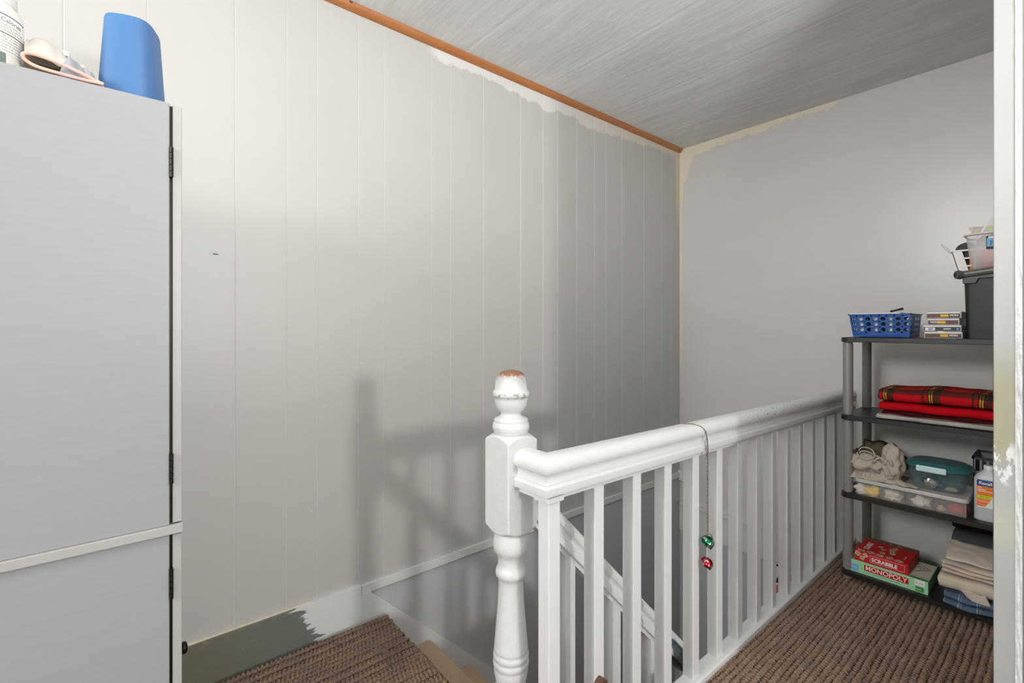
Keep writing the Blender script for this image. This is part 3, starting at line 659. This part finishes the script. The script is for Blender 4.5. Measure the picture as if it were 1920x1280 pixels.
tt = thing('storage_tote', 'black lidded plastic storage tote on the right of the top shelf', 'tote', (2.95, .26, T))
y0, y1 = .165, .330
b = MB(); t_ = loops([[(2.947+u, (y0+y1)/2+v, T) for u, v in rrect(.27, y1-y0-.006, .015)], [(2.947+u, (y0+y1)/2+v, T+.255) for u, v in rrect(.305, y1-y0+.006, .02)]]); b.merge(t_); b.build('tote_body', M['blackplastic'], tt, auto=40)
b = MB(); b.prism([(.334, T+.235), (.334, T+.275), (.165, T+.275), (.165, T+.255), (.285, T+.255), (.295, T+.235)], 2.778, 3.11, lambda u, v, d: (d, u, v)); b.build('lid_skirt', M['blackplastic'], tt)
MB().tube([(2.776, .345, T+.272), (2.776, .165, T+.292)], .0145, 20).build('lid_roll', plain('dark_grey_plastic', (104, 102, 98), .32, var=.05), tt, auto=40)
MB().box(2.776, 3.11, .165, .335, T+.272, T+.284, .003).build('lid', M['blackplastic'], tt)
MB().tube([(2.757, .352, T+.272), (2.762, .344, T+.272), (2.79, .344, T+.272)], [.017, .018, .018], 24).build('end_cap', plain('grey_cap_plastic', (92, 90, 88), .35), tt, auto=40)
MB().tube([(2.7555, .3525, T+.272), (2.758, .351, T+.272)], .009, 16).build('cap_hole', M['ink'], tt)
TT = T+.289
tb = thing('translucent_tub', 'milky plastic tub with pink cloths and a printed sticker, standing on the black tote', 'tub', (2.88, .25, TT))
b = MB(); b.merge(loops([[(2.88+u, .25+v, TT+.0) for u, v in rrect(.15, .125, .03)], [(2.88+u, .25+v, TT+.15) for u, v in rrect(.185, .16, .04)]], cap=False)); o = b.build('tub_wall', M['tub'], tb, smooth=True)
md = o.modifiers.new('thick', 'SOLIDIFY'); md.thickness = .002
MB().box(2.81, 2.95, .19, .31, TT, TT+.003).build('tub_base', M['tub'], tb)
b = MB(); b.merge(loops([[(2.88+u*s, .25+v*s, z) for u, v in rrect(.192, .166, .042)] for s, z in ((.96, TT+.147), (1.04, TT+.150), (1.06, TT+.155), (1.0, TT+.157))], cap=False)); o = b.build('rim', M['whiteplastic'], tb, smooth=True); md = o.modifiers.new('thick', 'SOLIDIFY'); md.thickness = .002
fpatch('sticker', 2.785, .205, .263, TT+.085, TT+.138, M['ink'], tb); fpatch('sticker_panel', 2.7845, .207, .261, TT+.094, TT+.130, M['skyb'], tb); fpatch('sticker_oval', 2.784, .21, .256, TT+.128, TT+.136, M['paper'], tb)
text('Fi', .026, M['navy'], tb, FR(2.784, .252, TT+.10))
def lump(name, mat, c, r, amp, seed, sc_=(1, 1, 1), label=None, cat=None, group=None, parent=None, sub=3, freq=2.2, ridged=False):
    t = bmesh.new(); bmesh.ops.create_icosphere(t, subdivisions=sub, radius=1)
    for v in t.verts:
        p = v.co.copy(); n1 = noise.noise(p*freq+Vector((seed*3.7, seed, 0))); n2 = noise.noise(p*freq*2.3+Vector((seed, 5, seed)))
        if ridged: n1 = .5-abs(n1)*1.6; n2 = .4-abs(n2)*1.4
        f = 1+amp*(n1+.5*n2); v.co = Vector((p.x*r*f*sc_[0], p.y*r*f*sc_[1], p.z*r*f*sc_[2]))+Vector(c)
        if v.co.z < c[2]-r*sc_[2]*.75: v.co.z = c[2]-r*sc_[2]*.75
    b = MB(); b.merge(t); o = b.build(name, mat, parent, smooth=True)
    if label: tag(o, label, cat, group)
    return o
lump('pink_cloth', M['pink'], (2.858, .240, TT+.046), .056, .45, 3, (.9, 1, .85), 'crumpled pink cloth seen through the side of the milky tub', 'cloth')
lump('white_cloth', M['whitecloth'], (2.885, .268, TT+.102), .046, .35, 5, (1, .9, .95), 'crumpled white cloth filling the upper milky tub', 'cloth')
# paper and packets poking out of the tub
def card(name, pts, th, mat, label, cat):
    t = bmesh.new(); a = [t.verts.new(p) for p in pts]; t.faces.new(a); b = MB(); b.merge(t); o = b.build(name, mat); md = o.modifiers.new('thick', 'SOLIDIFY'); md.thickness = th; return tag(o, label, cat)
card('pink_paper', [(2.806, .300, TT+.012), (2.806, .200, TT+.008), (2.806, .200, TT+.035), (2.806, .255, TT+.022)], .001, M['pink'], 'pink paper lying low against the front of the milky tub', 'paper')
card('pink_card', [(2.799, .262, TT+.072), (2.797, .245, TT+.118), (2.799, .232, TT+.095), (2.803, .225, TT+.06)], .001, M['pink'], 'folded pink card leaning behind the sticker of the milky tub', 'card')
card('paper_sheet', [(2.85, .292, TT+.13), (2.85, .185, TT+.13), (2.85, .185, TT+.262), (2.85, .238, TT+.236), (2.85, .255, TT+.226)], .0015, M['paper'], 'white paper sheet standing up out of the milky tub', 'paper')
card('snack_packet', [(2.82, .310, TT+.158), (2.82, .290, TT+.148), (2.82, .274, TT+.185), (2.82, .320, TT+.190), (2.82, .318, TT+.180)], .003, plain('printed_foil', (206, 190, 170), .4, var=.45, nscale=60, bump=.2), 'small printed packet at the left rim of the milky tub', 'packet')
tag(MB().box(2.788, 2.80, .165, .262, TT+.157, TT+.178, .001).build('green_card', M['palegreen']), 'pale green card lying on the rim of the milky tub', 'card')
# small white basket behind
wk = thing('white_basket', 'small white slotted basket with a wire handle behind the milky tub', 'basket', (3.02, .375, TT))
y0, y1, x0, x1 = .315, .398, 2.99, 3.09
b = MB(); t = bmesh.new(); h = .115
b.box(x0, x0+.003, y1-.035, y1, TT, TT+h); b.box(x1-.003, x1, y0, y1, TT, TT+h); b.box(x0, x1, y1-.003, y1, TT, TT+h); b.box(x0, x1, y0, y0+.003, TT, TT+h); b.box(x0, x1, y0, y1, TT, TT+.003)
for i in range(4): b.box(x0, x0+.003, y0, y1-.035, TT+i*.036, TT+i*.036+.007)
b.box(x0-.003, x1+.003, y0-.003, y1+.004, TT+h-.006, TT+h)
for v in b.b.verts: v.co.y -= .028*max(0, 1-(v.co.z-TT)/h)*(1 if v.co.y > .36 else 0)
b.build('basket_wall', M['whiteplastic'], wk)
MB().tube([(3.0, .398, TT+.105), (3.0, .410, TT+.118), (3.0, .425, TT+.138), (3.0, .434, TT+.152)], [.004, .005, .004, .0025], 8).build('handle', M['whiteplastic'], wk, smooth=True)
tag(MB().lathe([(.034, 0), (.036, .004), (.036, .05), (.034, .054)], 0, 0, 28, m=Matrix.Translation((3.015, .352, TT+.112)) @ Matrix.Rotation(R(80), 4, 'Y')).build('black_spool', M['blackplastic'], auto=40), 'round black spool sitting in the small white basket', 'spool')
tag(MB().box(3.0, 3.05, .317, .338, TT+.004, TT+.105, .004).build('orange_packet', M['orange']), 'orange packet in the small white basket beside the milky tub', 'packet')

# --- second shelf: blankets
T2 = ZS[2]
o = fold('terry_towel', M['greytowel'], None, 2.765, .30, .205, .632, T2, .012, 2, .002, 1, .012); tag(o, 'grey terry towel folded at the bottom of the blanket pile', 'towel')
o = fold('striped_throw', M['darkstripe'], None, 2.766, .29, .205, .612, T2+.0225, .0095, 2, .002, 2, .010); tag(o, 'dark red striped throw folded above the grey towel', 'blanket')
o = fold('red_blanket', M['redcloth'], None, 2.768, .30, .205, .622, T2+.042, .021, 2, .004, 3, .010); tag(o, 'plain red fleece blanket folded under the plaid one', 'blanket')
o = fold('plaid_blanket', M['plaid'], None, 2.765, .30, .205, .622, T2+.086, .029, 2, .008, 4, .008, sag=lambda y: .012*math.sin((y-.2)*9)); tag(o, 'red tartan plaid blanket folded on top of the blanket pile', 'blanket')

# --- third shelf
T3 = ZS[1]
og = thing('organizer_box', 'shallow clear plastic organizer box with a frosted lid on the third shelf', 'box', (2.88, .52, T3))
ox0, ox1, oy0, oy1, oh = 2.772, 3.02, .322, .712, .070
b = MB(); b.box(ox0, ox1, oy0, oy1, T3, T3+.002)
for i in range(4):
    wv = (oy1-oy0)/4; a = oy0+wv*i; b.box(ox0-.004, ox0-.002, a+.010, a+wv-.010, T3+.002, T3+oh-.012); b.box(ox0-.004, ox0+.004, a+.008, a+.010, T3+.002, T3+oh-.012); b.box(ox0-.004, ox0+.004, a+wv-.010, a+wv-.008, T3+.002, T3+oh-.012)
    b.box(ox0+.004, ox0+.006, a-.008 if i else a, a+.008, T3+.002, T3+oh-.012)
b.box(ox1-.002, ox1, oy0, oy1, T3, T3+oh); b.box(ox0, ox1, oy0, oy0+.002, T3, T3+oh); b.box(ox0, ox1, oy1-.002, oy1, T3, T3+oh)
b.build('tray', M['clear'], og)
for i in range(1, 4): MB().box(ox0+.006, ox1-.002, oy0+(oy1-oy0)/4*i-.001, oy0+(oy1-oy0)/4*i+.001, T3+.002, T3+oh-.012).build('divider', M['clear'], og)
b = MB(); b.merge(loops([[((ox0+ox1)/2+u*s, (oy0+oy1)/2+v*s, z) for u, v in rrect(.262, .405, .02)] for s, z in ((.985, T3+oh-.010), (1, T3+oh-.008), (1, T3+oh+.004), (.985, T3+oh+.008))])); b.build('lid', M['clearlid'], og, auto=40)
bits = [('yellow_cloth', 'yellow_print', (.655, .62), M['yellow'], 'crumpled yellow wrapper in the leftmost bay of the clear organizer box'), ('white_ribbon', '', (.69, .68), M['whitecloth'], 'white ribbon twist at the left end of the clear organizer box'),
        ('pink_wrap', '', (.575, .54), M['creamcloth'], 'pale pink wrap in the second bay of the clear organizer box'), ('lace_bundle', '', (.475, .45), M['whitecloth'], 'white lace bundle in the third bay of the clear organizer box'),
        ('wooden_piece', '', (.405, .40), M['tile'], 'small wooden piece in the rightmost bay of the clear organizer box'), ('red_bow', '', (.352, .35), M['redcloth'], 'bright red bow in the rightmost bay of the clear organizer box')]
for i, (nm, _, (yy, _2), mt, lb) in enumerate(bits):
    r = .024 if nm != 'wooden_piece' else .012
    lump(nm, mt, (2.796+.003*(i % 3), yy, T3+.003+r*.72), r*1.1, .7, i+11, (.8, 1.15 if r > .02 else 1, .9), lb, 'trinket')
# canvas apron heaped on the box, with straps
ZB = T3+oh+.009
ap = thing('canvas_apron', 'crumpled grey beige canvas apron with straps heaped on the organizer box', 'apron', (2.86, .65, ZB))
def heap(u, v):
    X = 2.766+.20*v; Y = .545+.200*u
    e = max(0, 1-abs(2*u-1)**4)*min(1, v*5)**.55*(1-max(0, v-.55)/.45)**.7
    q = Vector((u*3.0, v*2.2, 1.3)); wv = noise.noise(q*1.3)*1.4
    r1 = .5-abs(math.sin(u*5+v*4.5+wv*2)); r2 = .5-abs(noise.noise(Vector((u*7+v*3, v*6, 4)))*2)
    h = e*(.052+.030*noise.noise(q)+.020*r1+.022*r2+.008*noise.noise(Vector((u*22, v*18, 2))))
    h += .034*math.exp(-((u-.28)/.12)**2-((v-.30)/.22)**2)+.016*math.exp(-((u-.72)/.16)**2-((v-.25)/.2)**2)
    h *= .85
    return (X+e*.014*noise.noise(Vector((u*9, v*5, 3))), Y+e*.010*noise.noise(Vector((u*6, v*9, 11))), ZB+max(.001, h)-.001)
lump('rolled_fold', M['beigegrey'], (2.800, .672, ZB+.070), .062, .55, 51, (.62, 1.0, .72), parent=ap, sub=4, freq=1.5, ridged=True)
lump('bunched_fold', M['beigegrey'], (2.812, .580, ZB+.082), .078, .50, 57, (.60, .52, 1.05), parent=ap, sub=4, freq=1.7, ridged=True)
b = MB(); b.grid(96, 60, heap); o = b.build('canvas', M['beigegrey'], ap, smooth=True); md = o.modifiers.new('thick', 'SOLIDIFY'); md.thickness = .003
def tongue(u, v):       # loose tail of the cloth trailing over the lid
    X = 2.764+.05*v*(1-.6*u)+.004*math.sin(u*8); Y = .585-.105*u+.02*v*(1-u); return (X, Y, ZB+.002+(.045*(1-u)**1.4)*v+.004*abs(math.sin(u*6+v*3)))
b = MB(); b.grid(20, 12, tongue); o = b.build('cloth_tail', M['beigegrey'], ap, smooth=True); md = o.modifiers.new('thick', 'SOLIDIFY'); md.thickness = .003
b = MB()
b.tube([(2.775+.02*math.cos(a*.7), .672+.035*math.cos(a), ZB+.125+.026*math.sin(a)) for a in np.linspace(0, 2*math.pi, 22)], .0032, 6)
b.tube([(2.775, .70-.1*t+.01*math.sin(t*7), ZB+.118+.016*math.sin(t*5)) for t in np.linspace(0, 1, 16)], .003, 6)
b.tube([(2.762, .64-.05*t, ZB+.092+.024*math.sin(t*math.pi)) for t in np.linspace(0, 1, 10)], .0045, 6)
b.tube([(2.762, .60-.03*t, ZB+.088+.032*math.sin(t*math.pi)) for t in np.linspace(0, 1, 10)], .0045, 6)
b.build('strap', M['beigegrey'], ap, smooth=True)
lump('taupe_scarf', cloth('taupe_cloth', (104, 94, 82)), (2.955, .665, ZB+.062), .078, .7, 43, (1, 1.15, .95), 'taupe scarf bunched behind the canvas apron', 'scarf', ridged=True)
# teal latched container
tc = thing('teal_container', 'clear teal food container with oval lid and pale latch on the organizer box', 'container', (2.88, .425, ZB))
b = MB(); b.merge(loops([[(2.89+u, .425+v, z) for u, v in rrect(wx, wy, .03)] for wx, wy, z in ((.14, .165, ZB), (.15, .172, ZB+.003), (.175, .205, ZB+.095))])); b.build('tub', M['teal'], tc, smooth=False, auto=40)
def oval(sx, sy, z): return [(2.885+sx*abs(math.cos(a))**.8*(1 if math.cos(a) > 0 else -1), .424+sy*abs(math.sin(a))**.8*(1 if math.sin(a) > 0 else -1), z) for a in np.linspace(0, 2*math.pi, 48, endpoint=False)]
b = MB(); b.merge(loops([oval(.103, .114, ZB+.092), oval(.108, .119, ZB+.098), oval(.108, .119, ZB+.104), oval(.100, .112, ZB+.112), oval(.085, .10, ZB+.116), oval(.08, .094, ZB+.121), oval(.05, .06, ZB+.123)])); b.build('lid', M['teallid'], tc, auto=35)
MB().box(2.769, 2.782, .385, .487, ZB+.086, ZB+.112, .004, 3).build('latch', M['latch'], tc)
lump('foil_ball', M['silver'], (2.822, .440, ZB+.036), .032, .4, 21, (1, 1, .9), 'crumpled silver foil ball inside the clear teal container', 'foil ball')
lump('brass_trinket', M['tile'], (2.84, .375, ZB+.014), .014, .5, 22, (1, 1.6, .7), 'small brass coloured trinket inside the clear teal container', 'trinket')
# rubbing alcohol bottle
al = thing('alcohol_bottle', 'milky grey bottle with an orange label at the right end of the third shelf', 'bottle', (2.80, .258, T3))
AX, AY = 2.812, .256
b = MB(); b.merge(loops([[(AX+u, AY+v, z) for u, v in rrect(wx, wy, rr_, 6)] for wx, wy, rr_, z in ((.05, .084, .018, T3), (.056, .092, .02, T3+.004), (.056, .092, .02, T3+.012), (.055, .090, .02, T3+.018), (.056, .092, .02, T3+.024), (.056, .092, .02, T3+.172), (.050, .084, .02, T3+.182), (.042, .060, .018, T3+.198), (.034, .040, .016, T3+.207), (.033, .034, .016, T3+.212))])); b.build('bottle_body', M['bottle'], al, auto=50)
MB().lathe([(.0165, T3+.209), (.0175, T3+.211), (.0175, T3+.228), (.016, T3+.230)], AX, AY, 28).build('cap', M['whiteplastic'], al, auto=40)
lx = AX-.0288; ly = .236; L0, L1 = ly, .2905
fpatch('label_ground', lx, L0, L1, T3+.058, T3+.170, M['paper'], al)
pts = [(lx-.0004, L1, T3+.062)]+[(lx-.0004, L0+.004+.026*max(0, (1-t))**2, T3+.062+.078*t) for t in np.linspace(0, 1, 8)]+[(lx-.0004, L0+.004, T3+.150), (lx-.0004, L1, T3+.150)]
patch('orange_field', pts, M['orange'], al)
fpatch('name_band', lx-.0006, L0, L1, T3+.146, T3+.172, M['navy'], al)
b = MB(); b.tube([(lx-.0007, (L0+L1)/2+.023*math.cos(a), T3+.159+.0095*math.sin(a)) for a in np.linspace(0, 2*math.pi, 28, endpoint=False)], .0006, 4, closed=True); b.build('name_ring', M['skyb'], al)
text('Rexall', .0165, M['paper'], al, FR(lx-.0010, L1-.006, T3+.1535), bold=.0004)
for i, tx in enumerate(('70%', 'Isopropyl', 'Rubbing Alcohol')): text(tx, .0075, M['paper'], al, FR(lx-.0008, L1-.003, T3+.138-.0075*i), bold=.0003, sx=.85)
fpatch('lime_bar', lx-.0006, L0+.010, L1-.001, T3+.094, T3+.108, M['lime'], al); text('FIRST AID', .007, M['green'], al, FR(lx-.0008, L1-.008, T3+.099))
fpatch('salmon_bar', lx-.0006, L0+.016, L1-.002, T3+.078, T3+.090, M['salmon'], al); text('16 FL OZ', .006, M['paper'], al, FR(lx-.0008, L1-.004, T3+.067))
gb = thing('grey_basket', 'dark grey slotted basket standing behind the alcohol bottle', 'basket', (2.98, .25, T3))
b = MB(); gx, g0, g1, gh = 2.90, .20, .315, .232
b.box(gx, gx+.18, g0, g0+.003, T3, T3+gh); b.box(gx, gx+.18, g1-.003, g1, T3, T3+gh); b.box(gx+.177, gx+.18, g0, g1, T3, T3+gh); b.box(gx, gx+.003, g0, g1, T3, T3+.18); b.box(gx, gx+.18, g0, g1, T3, T3+.003)
for i in range(6): b.box(gx, gx+.003, g0+i*.0215, g0+i*.0215+.008, T3+.18, T3+gh)
b.build('basket_wall', plain('grey_basket_plastic', (120, 120, 122), .5), gb)
b = MB(); b.box(gx-.004, gx+.184, g0-.004, g0+.004, T3+gh, T3+gh+.010).box(gx-.004, gx+.184, g1-.004, g1+.004, T3+gh, T3+gh+.010).box(gx-.004, gx+.004, g0-.004, g1+.004, T3+gh, T3+gh+.010).box(gx+.176, gx+.184, g0-.004, g1+.004, T3+gh, T3+gh+.010); b.build('rim', M['blackplastic'], gb)

# --- bottom shelf
T4 = ZS[0]
mo = thing('green_game_box', 'pale green board game box lying on the bottom shelf under the red game box', 'board game', (2.772, .445, T4), None, R(0.01))
# local frame: x depth, y width (0 = right end as seen), z up
W, Dp, Hh = .297, .262, .058
MB().box(0, Dp, 0, W, 0, Hh-.001, .0008).build('box_lid', M['mint'], mo)
e = .0006
fpatch('title_band', -e, .068, W-.062, .020, .048, M['red'], mo)
text('MONOPOLY', .030, M['paper'], mo, FR(-2*e, W-.067, .0245), bold=.0003, sx=.93)
fpatch('green_tag', -e, .014, .044, .004, .026, M['green'], mo); fpatch('white_tag', -e, .012, .046, .030, .055, M['paper'], mo); text('8+ 2-6', .010, M['ink'], mo, FR(-2*e, .044, .038)); text('Family', .007, M['paper'], mo, FR(-2*e, .041, .012))
fpatch('blue_tag', -e, W-.040, W-.010, .006, .040, M['skyb'], mo); text('GAME', .008, M['paper'], mo, FR(-2*e, W-.013, .020))
text('THE FAST-DEALING PROPERTY TRADING GAME', .006, M['dgreen'], mo, FR(-2*e, W-.07, .011))
tz = Hh-.0005
def top_p(nm, pts, mat, par, z): return patch(nm, [(x, y, z) for x, y in pts], mat, par)
top_p('board_print', [(.004, .004), (Dp-.004, .004), (Dp-.004, .070), (.004, .070)], M['palecard'], mo, tz)
top_p('green_strip', [(.002, .003), (.022, .003), (.022, .066), (.002, .066)], M['green'], mo, tz+.0003); top_p('far_strip', [(Dp-.05, .003), (Dp-.002, .003), (Dp-.002, .085), (Dp-.05, .085)], M['dgreen'], mo, tz+.0003)
b = MB(); dm = [(.14, .012), (.19, .06), (.14, .108), (.09, .06)]
top_p('diamond', dm, M['palecard'], mo, tz+.0005); b.tube([(x, y, tz+.0006) for x, y in dm], .0013, 4, closed=True); b.build('diamond_outline', M['ink'], mo)
text('PASS', .016, M['ink'], mo, frame((.125, .07, tz+.0008), (.7, -.7, 0), (.7, .7, 0))); text('GO', .024, M['ink'], mo, frame((.118, .045, tz+.0008), (.7, -.7, 0), (.7, .7, 0)))
text('FREE PARKING', .009, M['ink'], mo, frame((.03, .062, tz+.0008), (0, -1, 0), (1, 0, 0)))
sb = thing('red_game_box', 'red word game box with tile pictures stacked on the green game box', 'board game', (2.776, .514, T4+Hh), None, R(0.01))
W2, D2, H2 = .206, .225, .048
MB().box(0, D2, 0, W2, 0, H2, .0008).build('box_lid', M['red'], sb)
text('SCRABBLE', .0235, M['paper'], sb, FR(-2*e, W2-.068, .015), bold=.0007, sx=.92)
b = MB()
for (a0, a1, z0, z1) in ((.014, W2-.062, .0085, .0092), (.014, W2-.062, .0388, .0395), (.014, .0147, .0085, .0395), (W2-.0627, W2-.062, .0085, .0395)): b.box(-e*1.5, 0, a0, a1, z0, z1)
b.build('title_frame', M['paper'], sb)
def tile(y, z, s, ang, ch, par):
    c, s_ = math.cos(R(ang))*s/2, math.sin(R(ang))*s/2; p = [(-e, y+a*c-b_*s_, z+a*s_+b_*c) for a, b_ in ((-1, -1), (1, -1), (1, 1), (-1, 1))]
    patch('tile_print', p, M['tile'], par); text(ch, s*.8, M['ink'], par, frame((-2*e, y+.28*s, z-.28*s), (0, -1, 0), (0, 0, 1)))
tile(W2-.013, .034, .020, 30, 'O', sb); tile(W2-.031, .018, .017, 12, 'M', sb); tile(W2-.044, .034, .018, -35, 'A', sb)
tz = H2+.0004
text('SCRABBLE', .030, M['paper'], sb, frame((.045, W2-.045, tz+.0004), (1, 0, 0), (0, 1, 0)), bold=.0005, sx=.72)
def ttile(x, y, s, ang, ch):
    c, s_ = math.cos(R(ang))*s/2, math.sin(R(ang))*s/2; p = [(x+a*c-b_*s_, y+a*s_+b_*c) for a, b_ in ((-1, -1), (1, -1), (1, 1), (-1, 1))]
    top_p('tile_print', p, M['tile'], sb, tz); text(ch, s*.75, M['ink'], sb, frame((x-.25*s, y+.3*s, tz+.0004), (0, -1, 0), (1, 0, 0)))
for i in range(6): ttile(.075+.016*i, .085-.004*abs(i-3), .019, 8*i-20, 'LETERS'[i])
ttile(.100, .112, .018, 20, 'W'); ttile(.125, .130, .018, -15, 'O'); ttile(.055, .108, .019, 30, 'E')
for i in range(5): ttile(.014+.004*(i % 2), W2-.025-.036*i, .026, 35*i+10, 'QAZWX'[i])
top_p('far_print', [(D2-.045, .003), (D2-.002, .003), (D2-.002, W2-.003), (D2-.045, W2-.003)], M['brownprint'], sb, tz); text('L S', .036, M['tile'], sb, frame((D2-.04, .11, tz+.0006), (0, -1, 0), (1, 0, 0)))
text('Word game', .009, M['paper'], sb, frame((.05, .022, tz+.0004), (1, 0, 0), (0, 1, 0)))
o = fold('check_trousers', M['denim'], None, 2.755, .19, .205, .392, T4, .0125, 4, .006, 6, .022, thick=.8); tag(o, 'blue checked cotton trousers folded beneath the beige sheets', 'clothes')
o = fold('beige_sheet', M['beige'], None, 2.772, .175, .21, .412, T4+.053, .034, 2, .010, 7, .024, thick=.7); tag(o, 'thick lower beige sheet bulging in the folded linen pile', 'sheet')
o = fold('beige_pillowcase', M['beige'], None, 2.776, .17, .21, .400, T4+.124, .0085, 6, .005, 8, .018, thick=.75); tag(o, 'thin folded beige pillowcase layers on top of the linen pile', 'sheet')
def flap(u, v): return (2.757-.006*math.sin(u*3)-.003*v, .242+.075*u+.02*v, T4+.028+.055*v+.022*u*(1-v)+.004*math.sin(u*8+v*3))
b = MB(); b.grid(14, 10, flap); o = b.build('sheet_corner', M['beige'], bpy.data.objects['beige_sheet'], smooth=True); md = o.modifiers.new('thick', 'SOLIDIFY'); md.thickness = .003
def drape(u, v):            # sloped upper face of the folded pillowcase, rising to the back
    return (2.792+.155*v, .205+.185*u+.004*noise.noise(Vector((u*5, v*5, 1))), T4+.180+.045*v**.8+.004*noise.noise(Vector((u*4, v*6, 6))))
b = MB(); b.grid(20, 20, drape); o = b.build('top_fold', M['beige'], bpy.data.objects['beige_pillowcase'], smooth=True); md = o.modifiers.new('thick', 'SOLIDIFY'); md.thickness = .006
o = fold('slate_blanket', M['greycloth'], None, 2.97, .13, .205, .39, T4+.0, .066, 4, .004, 9, .006, thick=.85); tag(o, 'dark slate blanket folded behind the beige linen pile', 'blanket')
o = fold('navy_throw', M['darkcloth'], None, 2.985, .12, .205, .395, T4+.266, .022, 4, .003, 10, .004); tag(o, 'navy black throw lying on the slate blanket under the third shelf', 'blanket')

# ------------------------------------------------------------------ bell ornament on the rail
be = thing('bell_ornament', 'string of one green and one red jingle bell hanging from the white handrail', 'ornament', (1.58, .84, .5))
zt = .924+tilt(1.58)
b = MB(); b.tube([(1.50, .93, zt-.05), (1.505, .915, zt-.008), (1.515, .895, zt+.003), (1.54, .87, zt+.002), (1.565, .851, zt-.008), (1.578, .842, zt-.025), (1.588, .842, zt-.06), (1.592, .842, zt-.10), (1.586, .842, zt-.115)], .0022, 6)
b.tube([(1.586, .842, zt-.112), (1.572, .841, zt-.075), (1.570, .841, zt-.062), (1.580, .841, zt-.045)], .0013, 5)
for ph in (0, math.pi):
    b.tube([(1.590+.0022*math.sin(t*60+ph)*(1-t*.5), .842+.002*math.cos(t*60+ph), zt-.112-.262*t) for t in np.linspace(0, 1, 60)], .0018, 5)
b.build('cord', M['string'], be, smooth=True)
b = MB(); b.tube([(1.575, .838, .538), (1.59, .836, .532), (1.605, .836, .526), (1.615, .836, .505), (1.612, .836, .488)], .0022, 6); b.tube([(1.590, .842, .54), (1.588, .842, .527)], .003, 6); b.build('knot', M['string'], be, smooth=True)
def bell(c, r, mat, name):
    m = Matrix.Translation(c) @ Matrix.Rotation(R(25), 4, 'X') @ Matrix.Rotation(R(15), 4, 'Y')
    o = MB().lathe([(r*math.sin(R(a)), -r*.82*math.cos(R(a))) for a in [2]+list(range(12, 87, 12))]+[(r*1.04, -.0012), (r*1.04, .0012)]+[(r*math.sin(R(a)), -r*.82*math.cos(R(a))) for a in list(range(96, 178, 12))+[178]], 0, 0, 24, m=m).build(name, mat, be, smooth=True)
    MB().box(-.0014, .0014, -r*1.01, -r*.55, -r*.7, r*.1, m=m).build('slot', M['ink'], o); return o
bell((1.588, .841, .506), .0228, M['greenbell'], 'green_bell')
MB().tube([(1.585, .842, .49), (1.583, .842, .45)], .0008, 5).build('thread', M['whiteplastic'], be)
bell((1.583, .841, .434), .0208, M['redbell'], 'red_bell')

# picture low on the end wall of the stairwell, seen between balusters
pc = thing('framed_picture', 'small black framed pink and white picture on the end wall below the fascia', 'picture', (WB-.01, 1.235, -.37))
MB().box(WB-.016, WB-.003, 1.17, 1.295, -.48, -.282, .002).build('frame', M['ink'], pc)
fpatch('picture_sheet', WB-.0165, 1.178, 1.287, -.474, -.288, M['paper'], pc)
patch('pink_shape', [(WB-.017, 1.20, -.47), (WB-.017, 1.287, -.47), (WB-.017, 1.287, -.42), (WB-.017, 1.24, -.38)], M['pink'], pc); patch('black_shape', [(WB-.017, 1.26, -.34), (WB-.017, 1.287, -.40), (WB-.017, 1.18, -.36), (WB-.017, 1.178, -.30)], M['ink'], pc)

# brown bag handle under the railing at the bottom of the frame
bg = thing('leather_bag', 'brown bag with an arched leather handle in front of the first white balusters', 'bag', (.95, .79, .02))
b = MB(); b.merge(loops([[(.95+u, .795+v, z) for u, v in rrect(wx, wy, .02)] for wx, wy, z in ((.18, .07, .02), (.20, .085, .04), (.19, .08, .20), (.16, .05, .245))])); b.build('bag_body', M['leather'], bg, smooth=True)
hp = [(.905, .80, .235), (.91, .80, .275), (.925, .80, .312), (.955, .80, .338), (.968, .80, .343), (.978, .80, .336), (.99, .80, .30), (.995, .80, .235)]
b = MB(); b.merge(loops([[(x-.001, y-.010, z-.003), (x-.001, y+.010, z-.003), (x+.001, y+.010, z+.003), (x+.001, y-.010, z+.003)] for x, y, z in hp])); b.build('handle', M['leather'], bg)
